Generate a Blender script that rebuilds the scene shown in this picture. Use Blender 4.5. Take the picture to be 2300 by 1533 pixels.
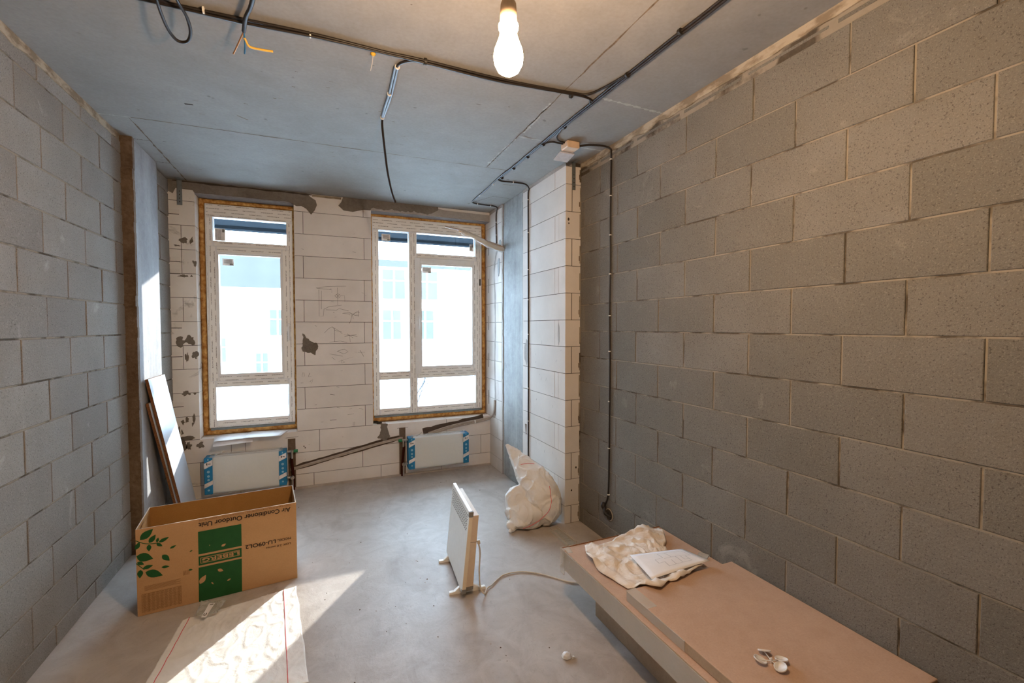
import bpy, bmesh, math, random
from mathutils import Vector, Matrix, noise
random.seed(7)
D = bpy.data; S = bpy.context.scene; COL = S.collection
for o in list(D.objects): D.objects.remove(o)
# ------------------------------------------------------------------ camera, light, exposure
CH = 1.4888; H = 2.698; XR = 1.807; XL = -1.147; YB = 4.539; XS = 1.677; YF = -2.2
cd = D.cameras.new('camera'); cam = D.objects.new('camera', cd); COL.objects.link(cam)
cd.sensor_width = 36; cd.lens = 15.82; cd.clip_start = .02; cd.clip_end = 400
_F = Vector((0.39226, 0.91924, -0.03356)); _R = Vector((0.919754, -0.392496, -0.000422)); _U = Vector((0.01356, 0.03070, 0.99944))
cam.matrix_world = Matrix(((_R.x, _U.x, -_F.x, 0), (_R.y, _U.y, -_F.y, 0), (_R.z, _U.z, -_F.z, CH), (0, 0, 0, 1)))
S.camera = cam
SKY = 22.0; SKYC = (0.60, 0.79, 1.0); SUN = 10.5; BULB = 980.0; BULBC = (1.0, .66, .38)
w = D.worlds.new('sky'); S.world = w; w.use_nodes = True
bgn = w.node_tree.nodes['Background']; bgn.inputs[0].default_value = (*SKYC, 1); bgn.inputs[1].default_value = SKY
sl = D.lights.new('sun', 'SUN'); sl.energy = SUN; sl.angle = math.radians(.55); sl.color = (1, .96, .9)
so = D.objects.new('sun', sl); COL.objects.link(so)
so.rotation_euler = Vector((-.70, -1, -.36)).to_track_quat('-Z', 'Y').to_euler(); so.location = (4, 9, 5)
vs = S.view_settings; vs.view_transform = 'Standard'; vs.look = 'None'; vs.exposure = 0.2; vs.gamma = 1
try: vs.use_curve_mapping = False
except Exception: pass
S.cycles.max_bounces = 12; S.cycles.diffuse_bounces = 8; S.cycles.transparent_max_bounces = 16
S.cycles.sample_clamp_indirect = 12

# ------------------------------------------------------------------ material helpers
class NT:
    def __init__(s, name):
        s.m = D.materials.new(name); s.m.use_nodes = True; s.t = s.m.node_tree; s.n = s.t.nodes; s.l = s.t.links
        s.b = s.n['Principled BSDF']; s.o = s.n['Material Output']
        s.tc = s.n.new('ShaderNodeTexCoord').outputs['Object']
    def lk(s, a, b):
        if isinstance(a, (int, float)): b.default_value = a
        elif isinstance(a, tuple): b.default_value = (*a, 1) if len(a) == 3 and len(b.default_value) == 4 else a
        else: s.l.new(a, b)
    def noise(s, sc, det=4, rough=.55, vec=None, dist=0):
        n = s.n.new('ShaderNodeTexNoise'); n.inputs['Scale'].default_value = sc; n.inputs['Detail'].default_value = det
        n.inputs['Roughness'].default_value = rough; n.inputs['Distortion'].default_value = dist
        s.lk(vec or s.tc, n.inputs['Vector']); return n.outputs['Fac']
    def scale(s, v, vec=None):
        n = s.n.new('ShaderNodeMapping'); n.inputs['Scale'].default_value = v; s.lk(vec or s.tc, n.inputs['Vector']); return n.outputs[0]
    def ramp(s, f, a, b, lo=0., hi=1.):
        n = s.n.new('ShaderNodeMapRange'); n.inputs[1].default_value = a; n.inputs[2].default_value = b
        n.inputs[3].default_value = lo; n.inputs[4].default_value = hi; s.lk(f, n.inputs[0]); return n.outputs[0]
    def mix(s, f, a, b, mode='MIX'):
        n = s.n.new('ShaderNodeMix'); n.data_type = 'RGBA'; n.blend_type = mode
        s.lk(f, n.inputs[0]); s.lk(a, n.inputs[6]); s.lk(b, n.inputs[7]); return n.outputs[2]
    def math(s, op, a, b=0.):
        n = s.n.new('ShaderNodeMath'); n.operation = op; s.lk(a, n.inputs[0]); s.lk(b, n.inputs[1]); return n.outputs[0]
    def sep(s, vec=None):
        n = s.n.new('ShaderNodeSeparateXYZ'); s.lk(vec or s.tc, n.inputs[0]); return n.outputs
    def attr(s, name):
        n = s.n.new('ShaderNodeAttribute'); n.attribute_name = name; return n.outputs['Fac']
    def bump(s, h, st=.3, dist=.01):
        n = s.n.new('ShaderNodeBump'); n.inputs['Strength'].default_value = st; n.inputs['Distance'].default_value = dist
        s.lk(h, n.inputs['Height']); s.l.new(n.outputs[0], s.b.inputs['Normal'])
    def done(s, col, rough=.8, spec=.3, metal=0.):
        s.lk(col, s.b.inputs['Base Color']); s.lk(rough, s.b.inputs['Roughness'])
        s.b.inputs['Specular IOR Level'].default_value = spec; s.b.inputs['Metallic'].default_value = metal; return s.m

def plain(name, col, rough=.6, spec=.4, metal=0., var=.12, sc=30, bump=0.):
    t = NT(name); n = t.noise(sc)
    c = t.mix(t.ramp(n, .3, .7), tuple(x * (1 - var) for x in col), tuple(min(1, x * (1 + var)) for x in col))
    if bump: t.bump(n, bump, .002)
    return t.done(c, rough, spec, metal)

def concrete(name, c1, c2, rough=.75, sc=1.6, spots=True, grain=90, bumps=.15, spec=.3, streak=None):
    t = NT(name)
    a = t.noise(sc, 6, .6); b = t.noise(sc * 7, 5, .6, dist=.4); g = t.noise(grain, 2)
    f = t.math('ADD', t.math('MULTIPLY', a, .6), t.math('MULTIPLY', b, .4))
    c = t.mix(t.ramp(f, .35, .65), c1, c2)
    c = t.mix(t.ramp(g, .3, .8, 0, .25), c, tuple(x * .6 for x in c1))
    if streak:
        sv = t.noise(1, 4, .6, t.scale(streak)); c = t.mix(t.ramp(sv, .45, .75, 0, .45), c, tuple(min(1, x * 1.35) for x in c2))
    if spots:
        p = t.noise(16, 2, .5); c = t.mix(t.ramp(p, .73, .78, 0, .5), c, tuple(x * .35 for x in c1))
    t.bump(t.math('ADD', b, t.math('MULTIPLY', g, .4)), bumps, .01)
    return t.done(c, rough, spec)

def blockmat(name, c1, c2, dirt=None, pits=True, grain=120, gb=.5):
    t = NT(name); ti = t.attr('tint')
    g = t.noise(grain, 3, .7); a = t.noise(3.5, 5, .6)
    c = t.mix(ti, c1, c2)
    c = t.mix(t.ramp(a, .3, .75, 0, .45), c, tuple(x * .72 for x in c1))
    if pits:
        g2 = t.noise(170, 2, .6); c = t.mix(t.ramp(g2, .58, .68, 0, .7), c, tuple(x * .35 for x in c1)); g3 = t.noise(230, 2, .7)
        c = t.mix(t.ramp(g3, .55, .72, 0, .32), c, tuple(min(1, x * 1.9) for x in c2))
        sm = t.noise(4.5, 6, .7, dist=.8); c = t.mix(t.ramp(sm, .62, .78, 0, .5), c, tuple(min(1, x * 1.9) for x in c2))
    if dirt:
        d = t.noise(5, 5, .65, dist=.6); c = t.mix(t.ramp(d, .6, .72, 0, .7), c, dirt)
    t.bump(g, gb, .004)
    return t.done(c, .9, .15)

M = {}
M['floor'] = concrete('floor_screed', (.385, .335, .30), (.48, .43, .395), .48, 1.1, True, 70, .10, .5)
t = NT('floor_screed_worn'); a = t.noise(1.0, 6, .62); b = t.noise(7, 6, .65, dist=.8); g = t.noise(55, 3); e = t.noise(2.6, 5, .6, t.scale((1, .45, 1)), dist=1.2); g4 = t.noise(200, 2)
c = t.mix(t.ramp(a, .32, .68), (.36, .31, .272), (.47, .425, .385)); c = t.mix(t.ramp(b, .38, .66, 0, .6), c, (.55, .51, .475)); c = t.mix(t.ramp(e, .53, .70, 0, .55), c, (.29, .235, .195))
sc1 = t.noise(5, 5, .75, t.scale((3.5, 1, 1)), dist=2.5); c = t.mix(t.ramp(sc1, .62, .68, 0, .35), c, (.25, .21, .18)); sc2 = t.noise(6, 5, .75, t.scale((1, 2.6, 1)), dist=3.); c = t.mix(t.ramp(sc2, .64, .70, 0, .3), c, (.60, .56, .52))
c = t.mix(t.ramp(g, .62, .78, 0, .4), c, (.24, .20, .17)); c = t.mix(t.ramp(g4, .62, .74, 0, .3), c, (.2, .17, .14)); t.bump(t.math('ADD', b, t.math('MULTIPLY', g, .5)), .16, .012); M['floor'] = t.done(c, t.ramp(a, .3, .7, .40, .58), .5)
M['ceil'] = concrete('ceiling_concrete', (.25, .238, .224), (.325, .31, .292), .8, .9, True, 60, .04, .2)
M['seam'] = plain('ceiling_seam', (.16, .12, .085), .9, .1, sc=40, var=.35, bump=.4)
M['seam2'] = plain('ceiling_seam_pale', (.42, .40, .37), .9, .1, sc=40, var=.15, bump=.4)
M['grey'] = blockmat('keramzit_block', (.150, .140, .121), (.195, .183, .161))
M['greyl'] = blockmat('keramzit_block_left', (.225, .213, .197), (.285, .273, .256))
t = NT('mortar'); n1 = t.noise(6, 4, .6); n2 = t.noise(50, 3)
c = t.mix(t.ramp(n1, .40, .52), (.075, .064, .05), (.27, .24, .195)); c = t.mix(t.ramp(n2, .4, .8, 0, .3), c, (.2, .16, .12))
t.bump(n2, .5, .004); M['mortar'] = t.done(c, .95, .1)
t = NT('mortar_band'); n1 = t.noise(9, 4, .6, t.scale((1, 1, 2.5))); n2 = t.noise(60, 3)
c = t.mix(t.ramp(n1, .42, .58), (.22, .175, .125), (.40, .34, .26)); t.bump(n2, .4, .004); M['mband'] = t.done(c, .95, .1)
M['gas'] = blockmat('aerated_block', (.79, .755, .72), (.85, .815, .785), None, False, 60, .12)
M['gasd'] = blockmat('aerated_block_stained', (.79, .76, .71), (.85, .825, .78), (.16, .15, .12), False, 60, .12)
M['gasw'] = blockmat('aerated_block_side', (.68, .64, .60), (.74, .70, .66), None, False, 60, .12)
M['gap'] = plain('dark_joint', (.06, .05, .042), .95, .1)
M['plaster'] = concrete('cement_plaster', (.15, .13, .105), (.235, .21, .175), .9, 4, False, 80, .3)
M['colL'] = concrete('column_concrete_left', (.22, .22, .23), (.33, .33, .34), .8, 3, True, 80, .15, streak=(9, 9, .6))
M['colR'] = concrete('column_concrete_right', (.22, .235, .235), (.38, .395, .395), .7, 3, True, 80, .15, streak=(9, 9, .6))
M['brownstrip'] = concrete('rough_edge', (.10, .065, .04), (.22, .16, .11), .95, 6, False, 60, .6)
M['pvc'] = plain('window_pvc', (.78, .78, .77), .35, .5, var=.03)
M['film'] = None
t = NT('protective_film'); sx = t.sep()
def textrows(t, u, v):
    # rows of tiny print: dashes along u, rows along v
    row = t.math('FRACT', t.math('MULTIPLY', v, 34.)); inrow = t.math('LESS_THAN', t.math('ABSOLUTE', t.math('SUBTRACT', row, .5)), .11)
    wd = t.math('FRACT', t.math('ADD', t.math('MULTIPLY', u, 7.2), t.math('MULTIPLY', t.math('FLOOR', t.math('MULTIPLY', v, 34.)), .37)))
    word = t.math('LESS_THAN', wd, .72)
    cmb = t.n.new('ShaderNodeCombineXYZ'); t.lk(t.math('MULTIPLY', u, 150.), cmb.inputs[0]); t.lk(t.math('MULTIPLY', v, 240.), cmb.inputs[1])
    nn = t.noise(1., 2, .6, cmb.outputs[0]); ink = t.ramp(nn, .44, .52)
    return t.math('MULTIPLY', t.math('MULTIPLY', inrow, word), ink)
ink = textrows(t, sx[0], sx[2]); base = t.mix(t.ramp(t.noise(3), .3, .7), (.84, .82, .77), (.89, .88, .85))
M['filmh'] = t.done(t.mix(t.math('MULTIPLY', ink, .85), base, (.13, .10, .08)), .4, .4)
t = NT('protective_film_v'); sx = t.sep(); ink = textrows(t, sx[2], sx[0]); base = t.mix(t.ramp(t.noise(3), .3, .7), (.84, .82, .77), (.89, .88, .85))
M['filmv'] = t.done(t.mix(t.math('MULTIPLY', ink, .85), base, (.13, .10, .08)), .4, .4)
M['gasket'] = plain('window_gasket', (.015, .018, .022), .5)
t = NT('polyurethane_foam'); n1 = t.noise(25, 4, .6); c = t.mix(t.ramp(n1, .35, .65), (.36, .15, .035), (.72, .44, .15)); t.bump(n1, .9, .01); M['foam'] = t.done(c, .8, .2)
# glass: clear sheet with fresnel reflection, lets daylight through
t = NT('window_glass'); tr = t.n.new('ShaderNodeBsdfTransparent'); tr.inputs[0].default_value = (.95, .97, .97, 1)
gl = t.n.new('ShaderNodeBsdfGlossy'); gl.inputs['Roughness'].default_value = .02; fr = t.n.new('ShaderNodeFresnel'); fr.inputs[0].default_value = 1.3
mx = t.n.new('ShaderNodeMixShader'); t.l.new(fr.outputs[0], mx.inputs[0]); t.l.new(tr.outputs[0], mx.inputs[1]); t.l.new(gl.outputs[0], mx.inputs[2]); t.l.new(mx.outputs[0], t.o.inputs[0]); M['glass'] = t.m
def film(name, col, fac, rough=.25, nsc=0):
    t = NT(name); tr = t.n.new('ShaderNodeBsdfTransparent'); t.done(col, rough, .6); mx = t.n.new('ShaderNodeMixShader')
    if nsc: t.bump(t.noise(nsc, 3), .6, .01)
    mx.inputs[0].default_value = fac; t.l.new(tr.outputs[0], mx.inputs[1]); t.l.new(t.b.outputs[0], mx.inputs[2]); t.l.new(mx.outputs[0], t.o.inputs[0]); return t.m
M['wrap'] = film('clear_plastic_wrap', (.75, .80, .82), .32, .15, 25)
M['bagfilm'] = film('clear_plastic_bag', (.62, .64, .62), .42, .2, 40)
M['tape'] = film('packing_tape', (.72, .68, .62), .4, .2, 15)
M['cable'] = plain('black_cable', (.018, .014, .012), .45, .4)
M['conduit'] = plain('grey_cable', (.11, .13, .16), .4, .4)
M['clipw'] = plain('white_clip', (.75, .74, .70), .5)
M['clipb'] = plain('black_clip', (.02, .018, .016), .5)
M['jbox'] = plain('junction_box', (.62, .46, .33), .55, sc=12)
M['jlid'] = plain('junction_lid', (.55, .55, .58), .4)
M['copper'] = plain('copper_wire', (.55, .25, .10), .35, .5, .8)
M['blue'] = plain('blue_wire', (.03, .16, .36), .5)
M['yellow'] = plain('yellow_wire', (.80, .48, .06), .5)
M['steel'] = plain('galvanised_steel', (.22, .25, .26), .45, .5, .6)
M['chrome'] = plain('plated_fitting', (.5, .48, .45), .3, .5, .9)
M['green'] = plain('green_cap', (.012, .22, .09), .5)
M['niche'] = concrete('chase_mortar', (.13, .095, .065), (.24, .18, .13), .95, 8, False, 80, .5)
M['redpipe'] = plain('dark_red_insulation', (.05, .012, .008), .8, .1)
M['pipe'] = plain('pale_pipe', (.42, .36, .31), .45, .4)
M['groove'] = plain('groove_shadow', (.10, .075, .06), .95, .1)
M['greym'] = concrete('grey_filler', (.36, .33, .30), (.46, .43, .40), .9, 8, False, 80, .3)
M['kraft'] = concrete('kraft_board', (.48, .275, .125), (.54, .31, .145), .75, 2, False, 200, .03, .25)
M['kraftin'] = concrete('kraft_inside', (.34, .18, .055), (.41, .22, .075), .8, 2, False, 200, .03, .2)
M['kraftedge'] = plain('kraft_cut_edge', (.55, .46, .36), .8)
M['pgreen'] = plain('green_print', (.012, .088, .020), .6, .3, var=.08)
M['pblack'] = plain('black_print', (.022, .014, .009), .6, .3)
M['pbrown'] = plain('faint_brown_print', (.25, .125, .05), .7, .2)
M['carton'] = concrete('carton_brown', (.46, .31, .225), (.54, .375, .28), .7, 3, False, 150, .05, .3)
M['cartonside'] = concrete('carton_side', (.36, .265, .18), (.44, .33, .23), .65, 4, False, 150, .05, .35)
M['paper'] = plain('white_paper', (.80, .79, .80), .7, var=.02)
M['pencil'] = plain('pencil_line', (.16, .145, .14), .8)
M['faint'] = plain('faint_print', (.42, .42, .45), .8)
M['pink'] = plain('red_thread', (.72, .10, .12), .7)
t = NT('woven_white'); n1 = t.noise(9, 5, .6, dist=.6); n2 = t.noise(300, 1); c = t.mix(t.ramp(n1, .3, .7), (.74, .72, .69), (.86, .85, .83)); t.bump(t.math('ADD', n1, t.math('MULTIPLY', n2, .05)), .3, .02); M['woven'] = t.done(c, .6, .35)
t = NT('sackcloth'); n1 = t.noise(12, 5, .6, dist=.8); c = t.mix(t.ramp(n1, .35, .7), (.70, .60, .50), (.82, .78, .74)); t.bump(n1, .6, .02); M['cloth'] = t.done(c, .7, .3)
M['heater'] = plain('heater_enamel', (.80, .80, .77), .3, .5, var=.03)
M['heaterside'] = plain('heater_side', (.76, .66, .50), .4, .45, var=.03)
M['heatergrey'] = plain('heater_corner', (.21, .20, .18), .5)
M['heaterback'] = plain('heater_back', (.70, .58, .46), .5, var=.04)
M['slot'] = plain('heater_slot', (.035, .03, .025), .9)
M['cord'] = plain('cream_cord', (.62, .56, .46), .45)
M['radw'] = plain('wrapped_panel', (.84, .83, .80), .35, .5, var=.05, sc=8, bump=.4)
M['radb'] = plain('blue_card', (.012, .20, .42), .5, var=.08)
M['radp'] = plain('white_print', (.78, .76, .74), .6)
M['radlb'] = plain('pale_blue_print', (.30, .52, .66), .6)
M['chip'] = plain('chipboard_edge', (.20, .085, .035), .85, .2, var=.5, sc=140, bump=.5)
M['lam'] = plain('laminate', (.52, .56, .62), .35, .5, var=.06, sc=5)
M['socket'] = plain('lamp_holder', (.50, .36, .24), .5)
M['capw'] = film('cap_plastic', (.80, .80, .80), .85, .3)
M['wood'] = concrete('pine_batten', (.52, .36, .22), (.64, .47, .31), .7, 5, False, 60, .1)
M['snow'] = plain('snow', (.80, .82, .85), .8, var=.05, sc=.6)
M['fac'] = plain('white_facade', (.72, .73, .74), .8, var=.02, sc=.4)
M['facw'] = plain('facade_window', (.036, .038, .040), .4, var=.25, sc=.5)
M['skyband'] = plain('pale_sky_band', (.040, .041, .042), .8, var=.08, sc=.4)
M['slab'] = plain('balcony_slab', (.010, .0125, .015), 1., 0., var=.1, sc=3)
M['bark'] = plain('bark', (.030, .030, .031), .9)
M['bush'] = plain('dry_grass', (.036, .037, .038), .9, var=.4, sc=3)
t = NT('bulb_glow'); em = t.n.new('ShaderNodeEmission'); em.inputs[0].default_value = (*BULBC, 1); em.inputs[1].default_value = BULB; t.l.new(em.outputs[0], t.o.inputs[0]); M['bulb'] = t.m

# ------------------------------------------------------------------ mesh helpers
class MB:
    def __init__(s): s.v = []; s.f = []; s.m = []; s.t = []; s.mats = []; s.sm = []
    def mi(s, m):
        m = M[m] if isinstance(m, str) else m
        if m not in s.mats: s.mats.append(m)
        return s.mats.index(m)
    def face(s, pts, m, tint=.5, smooth=False):
        b = len(s.v); s.v += [tuple(p) for p in pts]; s.f.append(tuple(range(b, b + len(pts)))); s.m.append(s.mi(m)); s.t.append(tint); s.sm.append(smooth)
    def idx(s, vs, fs, m, tint=.5, smooth=False):
        b = len(s.v); s.v += [tuple(p) for p in vs]; k = s.mi(m)
        for f in fs: s.f.append(tuple(b + i for i in f)); s.m.append(k); s.t.append(tint); s.sm.append(smooth)
    def hexa(s, c, m, tint=.5):   # 8 corners: bottom 4 ccw, top 4 ccw
        s.idx(c, [(3, 2, 1, 0), (4, 5, 6, 7), (0, 1, 5, 4), (1, 2, 6, 5), (2, 3, 7, 6), (3, 0, 4, 7)], m, tint)
    def box(s, a, b, m, tint=.5):
        (x0, y0, z0), (x1, y1, z1) = [tuple(map(f, a, b)) for f in (min, max)]
        s.hexa([(x0, y0, z0), (x1, y0, z0), (x1, y1, z0), (x0, y1, z0), (x0, y0, z1), (x1, y0, z1), (x1, y1, z1), (x0, y1, z1)], m, tint)
    def cbox(s, a, b, m, c=.004, tint=.5):   # box with chamfered edges
        (x0, y0, z0), (x1, y1, z1) = [tuple(map(f, a, b)) for f in (min, max)]
        bm = bmesh.new(); bmesh.ops.create_cube(bm, size=1)
        for v in bm.verts: v.co = Vector(((x0 + x1) / 2 + v.co.x * (x1 - x0), (y0 + y1) / 2 + v.co.y * (y1 - y0), (z0 + z1) / 2 + v.co.z * (z1 - z0)))
        bmesh.ops.bevel(bm, geom=bm.edges[:], offset=c, segments=1, affect='EDGES', profile=.5)
        s.addbm(bm, m, tint)
    def addbm(s, bm, m, tint=.5, smooth=False):
        bm.verts.index_update(); s.idx([v.co[:] for v in bm.verts], [tuple(v.index for v in f.verts) for f in bm.faces], m, tint, smooth); bm.free()
    def prism(s, poly, fn, w0, w1, m, tint=.5, mside=None):   # poly in (u,v); fn(u,v,w)->xyz
        n = len(poly); a = [fn(u, v, w0) for u, v in poly]; b = [fn(u, v, w1) for u, v in poly]
        s.idx(a + b, [tuple(range(n)), tuple(range(2 * n - 1, n - 1, -1))], m, tint)
        s.idx(a + b, [(i, (i + 1) % n, n + (i + 1) % n, n + i) for i in range(n)], mside or m, tint)
    def tube(s, pts, r, m, n=8, closed=False, caps=True):
        P = [Vector(p) for p in pts]; N = len(P); R = r if isinstance(r, (list, tuple)) else [r] * N
        up = Vector((0, 0, 1)); vs = []; pr = None
        for i in range(N):
            d = (P[min(i + 1, N - 1)] - P[max(i - 1, 0)]).normalized()
            if pr is None:
                a = d.cross(up)
                if a.length < .1: a = d.cross(Vector((1, 0, 0)))
                a.normalize()
            else: a = (pr - d * pr.dot(d)).normalized()
            pr = a; b = d.cross(a)
            for k in range(n):
                an = 2 * math.pi * k / n; vs.append(P[i] + (a * math.cos(an) + b * math.sin(an)) * R[i])
        fs = [(i * n + k, i * n + (k + 1) % n, (i + 1) * n + (k + 1) % n, (i + 1) * n + k) for i in range(N - 1) for k in range(n)]
        s.idx(vs, fs, m, .5, True)
        if caps: s.idx(vs[:n], [tuple(range(n - 1, -1, -1))], m); s.idx(vs[-n:], [tuple(range(n))], m)
    def lathe(s, prof, c, m, n=28, ax=None, smooth=True):
        ax = Vector(ax or (0, 0, 1)).normalized(); a = ax.orthogonal().normalized(); b = ax.cross(a); c = Vector(c); vs = []
        for r, h in prof:
            for k in range(n): an = 2 * math.pi * k / n; vs.append(c + ax * h + (a * math.cos(an) + b * math.sin(an)) * r)
        fs = [(i * n + k, i * n + (k + 1) % n, (i + 1) * n + (k + 1) % n, (i + 1) * n + k) for i in range(len(prof) - 1) for k in range(n)]
        s.idx(vs, fs, m, .5, smooth)
        s.idx(vs[:n], [tuple(range(n - 1, -1, -1))], m); s.idx(vs[-n:], [tuple(range(n))], m)
    def ribbon(s, pts, fn, wd, w, m, jit=0., th=0.):   # line drawn on a surface, pts (u,v)
        P = [Vector(p) for p in pts]; L = []; Rr = []
        for i in range(len(P)):
            d = (P[min(i + 1, len(P) - 1)] - P[max(i - 1, 0)]).normalized(); nn = Vector((-d.y, d.x)); k = wd * (1 + random.uniform(-jit, jit)) / 2
            L.append(P[i] + nn * k); Rr.append(P[i] - nn * k)
        for i in range(len(P) - 1):
            q = [L[i], L[i + 1], Rr[i + 1], Rr[i]]; s.face([fn(a.x, a.y, w) for a in q], m)
    def build(s, name, parent=None, shift=None):
        me = D.meshes.new(name); off = Vector(shift) if shift else Vector((0, 0, 0))
        me.from_pydata([tuple(Vector(p) - off) for p in s.v], [], s.f)
        for m in s.mats: me.materials.append(m)
        me.polygons.foreach_set('material_index', s.m); me.polygons.foreach_set('use_smooth', s.sm)
        at = me.attributes.new('tint', 'FLOAT', 'FACE'); at.data.foreach_set('value', s.t); me.update()
        bm = bmesh.new(); bm.from_mesh(me); bmesh.ops.recalc_face_normals(bm, faces=bm.faces); bm.to_mesh(me); bm.free()
        o = D.objects.new(name, me); COL.objects.link(o)
        if parent is not None: o.parent = parent; o.location = off - wloc(parent)
        else: o.location = off
        return o
def wloc(o):
    v = Vector(o.location)
    while o.parent: o = o.parent; v += Vector(o.location)
    return v
def struct(o, label=None):
    o['kind'] = 'structure'
    if label: o['label'] = label
    return o
def tag(o, label, cat, group=None):
    o['label'] = label; o['category'] = cat
    if group: o['group'] = group
    return o
def thing(name, loc, label, cat, group=None):
    o = D.objects.new(name, None); COL.objects.link(o); o.location = loc; o.empty_display_size = .1; return tag(o, label, cat, group)
def wig(a, b, n, j):
    a = Vector(a); b = Vector(b); return [tuple(a.lerp(b, i / n) + (Vector([random.uniform(-j, j) for _ in a]) if 0 < i < n else Vector([0] * len(a)))) for i in range(n + 1)]
def smoothpath(pts, k=6):   # Catmull-Rom
    P = [Vector(p) for p in pts]; P = [P[0] * 2 - P[1]] + P + [P[-1] * 2 - P[-2]]; out = []
    for i in range(1, len(P) - 2):
        for j in range(k):
            t_ = j / k; a, b, c_, d = P[i - 1:i + 3]
            out.append(.5 * ((2 * b) + (c_ - a) * t_ + (2 * a - 5 * b + 4 * c_ - d) * t_ ** 2 + (3 * b - a - 3 * c_ + d) * t_ ** 3))
    return out + [P[-2]]
FB = lambda u, v, w: (u, YB - w, v)          # back wall
FR = lambda u, v, w: (XR - w, u, v)          # right wall (u = Y)
FL = lambda u, v, w: (XL + w, u, v)          # left wall
FS = lambda u, v, w: (XS - w, u, v)          # niche side wall
FC = lambda u, v, w: (u, v, H - w)           # ceiling
FF = lambda u, v, w: (u, v, w)               # floor

# ------------------------------------------------------------------ setting
def veneer(mb, fn, rows, u0, u1, m, gap, opens=(), w0=-.05, w1=0., jit=.0012, ch=.004, mfn=None):
    """rows: list of (z0, z1, [joint u...]); blocks with open joints"""
    for z0, z1, js in rows:
        e = [u0] + sorted(j for j in js if u0 + .012 < j < u1 - .012) + [u1]
        for a, b in zip(e[:-1], e[1:]):
            a2, b2 = a + (gap / 2 if a != u0 else 0), b - (gap / 2 if b != u1 else 0); za, zb = z0 + gap / 2, z1 - gap / 2
            rects = [(a2, b2, za, zb)]
            for (ou0, ou1, oz0, oz1) in opens:
                nr = []
                for (p, q, r, s_) in rects:
                    if q <= ou0 or p >= ou1 or s_ <= oz0 or r >= oz1: nr.append((p, q, r, s_)); continue
                    if p < ou0: nr.append((p, ou0, r, s_))
                    if q > ou1: nr.append((ou1, q, r, s_))
                    if r < oz0: nr.append((max(p, ou0), min(q, ou1), r, oz0))
                    if s_ > oz1: nr.append((max(p, ou0), min(q, ou1), oz1, s_))
                rects = nr
            for (p, q, r, s_) in rects:
                if q - p < .006 or s_ - r < .006: continue
                w = w1 + random.uniform(-jit, jit); c_ = min(ch, (q - p) / 3, (s_ - r) / 3); k = 3 * c_ if c_ < .003 else c_; tint = random.random()
                A = [fn(p, r, w0), fn(q, r, w0), fn(q, s_, w0), fn(p, s_, w0)]; B = [fn(p, r, w - c_), fn(q, r, w - c_), fn(q, s_, w - c_), fn(p, s_, w - c_)]
                Cc = [fn(p + c_, r + c_, w), fn(q - c_, r + c_, w), fn(q - c_, s_ - c_, w), fn(p + c_, s_ - c_, w)]
                mm = mfn(p, q, r, s_) if mfn else m
                mb.idx(A + B + Cc, [(3, 2, 1, 0), (8, 9, 10, 11)] + [(i, (i + 1) % 4, 4 + (i + 1) % 4, 4 + i) for i in range(4)] + [(4 + i, 4 + (i + 1) % 4, 8 + (i + 1) % 4, 8 + i) for i in range(4)], mm, tint)
mb = MB(); mb.box((XL - .2, YF - .1, -.12), (XR + .2, YB + .32, 0), 'floor'); flo = struct(mb.build('floor'))
mb = MB(); mb.box((XL - .2, YF - .1, H), (XR + .2, YB + .32, H + .15), 'ceil')
def seam(a, b, wd=.008, m='seam', n=30, j=.0025): mb.ribbon(wig(a, b, n, j), FC, wd, .0012, m, .8)
seam((-.99, 3.295), (1.39, 3.262), .006); seam((1.172, .2), (1.172, 2.0), .006); seam((1.172, 2.0), (1.18, 3.26), .006)
seam((1.39, 2.045), (XR, 2.055), .014, 'seam2'); seam((1.18, 2.66), (XR, 2.65), .012, 'seam2'); seam((-1.0, 3.3), (-1.0, 4.53), .008)
seam((-1.145, 3.31), (-.99, 3.295), .006, 'seam2'); seam((-1.09, 3.66), (-1.0, 3.66), .005, 'groove'); seam((-1.09, 4.1), (-1.0, 4.1), .005, 'groove')
seam((1.45, 3.6), (XS, 3.56), .005); seam((1.36, 4.3), (1.5, 3.95), .005, 'groove'); seam((1.5, 3.95), (XS, 3.97), .004, 'groove'); seam((1.17, 2.2), (1.19, 2.6), .016, 'seam2'); seam((1.178, 2.7), (1.17, 3.2), .018, 'seam2')
for k in range(70):   # formwork marks
    x = random.uniform(-1, 1.1); y = random.uniform(1.7, 4.4); l = random.uniform(.006, .03)
    mb.ribbon([(x, y), (x + l * .6, y + random.uniform(-.003, .003)), (x + l, y)], FC, random.uniform(.001, .004), .001, random.choice(['seam', 'groove']), .5)
mb.ribbon([(-.66, 2.985), (-.62, 2.98)], FC, .014, .001, 'gap'); mb.ribbon([(-.42, 3.03), (-.37, 3.07)], FC, .007, .001, 'seam')
struct(mb.build('ceiling'))
# right wall: grey keramzit masonry
ST = .1918; Z0 = 2.414
mb = MB(); mb.box((XR + .004, YF - .1, 0), (XR + .2, YB + .32, H), 'mortar')
rows = []; m_ = 0; z = Z0
for m_ in range(-1, 13):
    z1 = Z0 - ST * m_; z0 = max(z1 - ST, .0); off = 0 if m_ % 2 else 1
    if z1 <= .02: break
    rows.append((z0, min(z1, 2.606), [2.6686 - .2 * k + random.uniform(-.004, .004) for k in range(-10, 26) if (k % 2) == off]))
veneer(mb, FR, rows, YF, YB + .3, 'grey', .0065, w0=-.05, jit=.0012, ch=.002)
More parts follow.
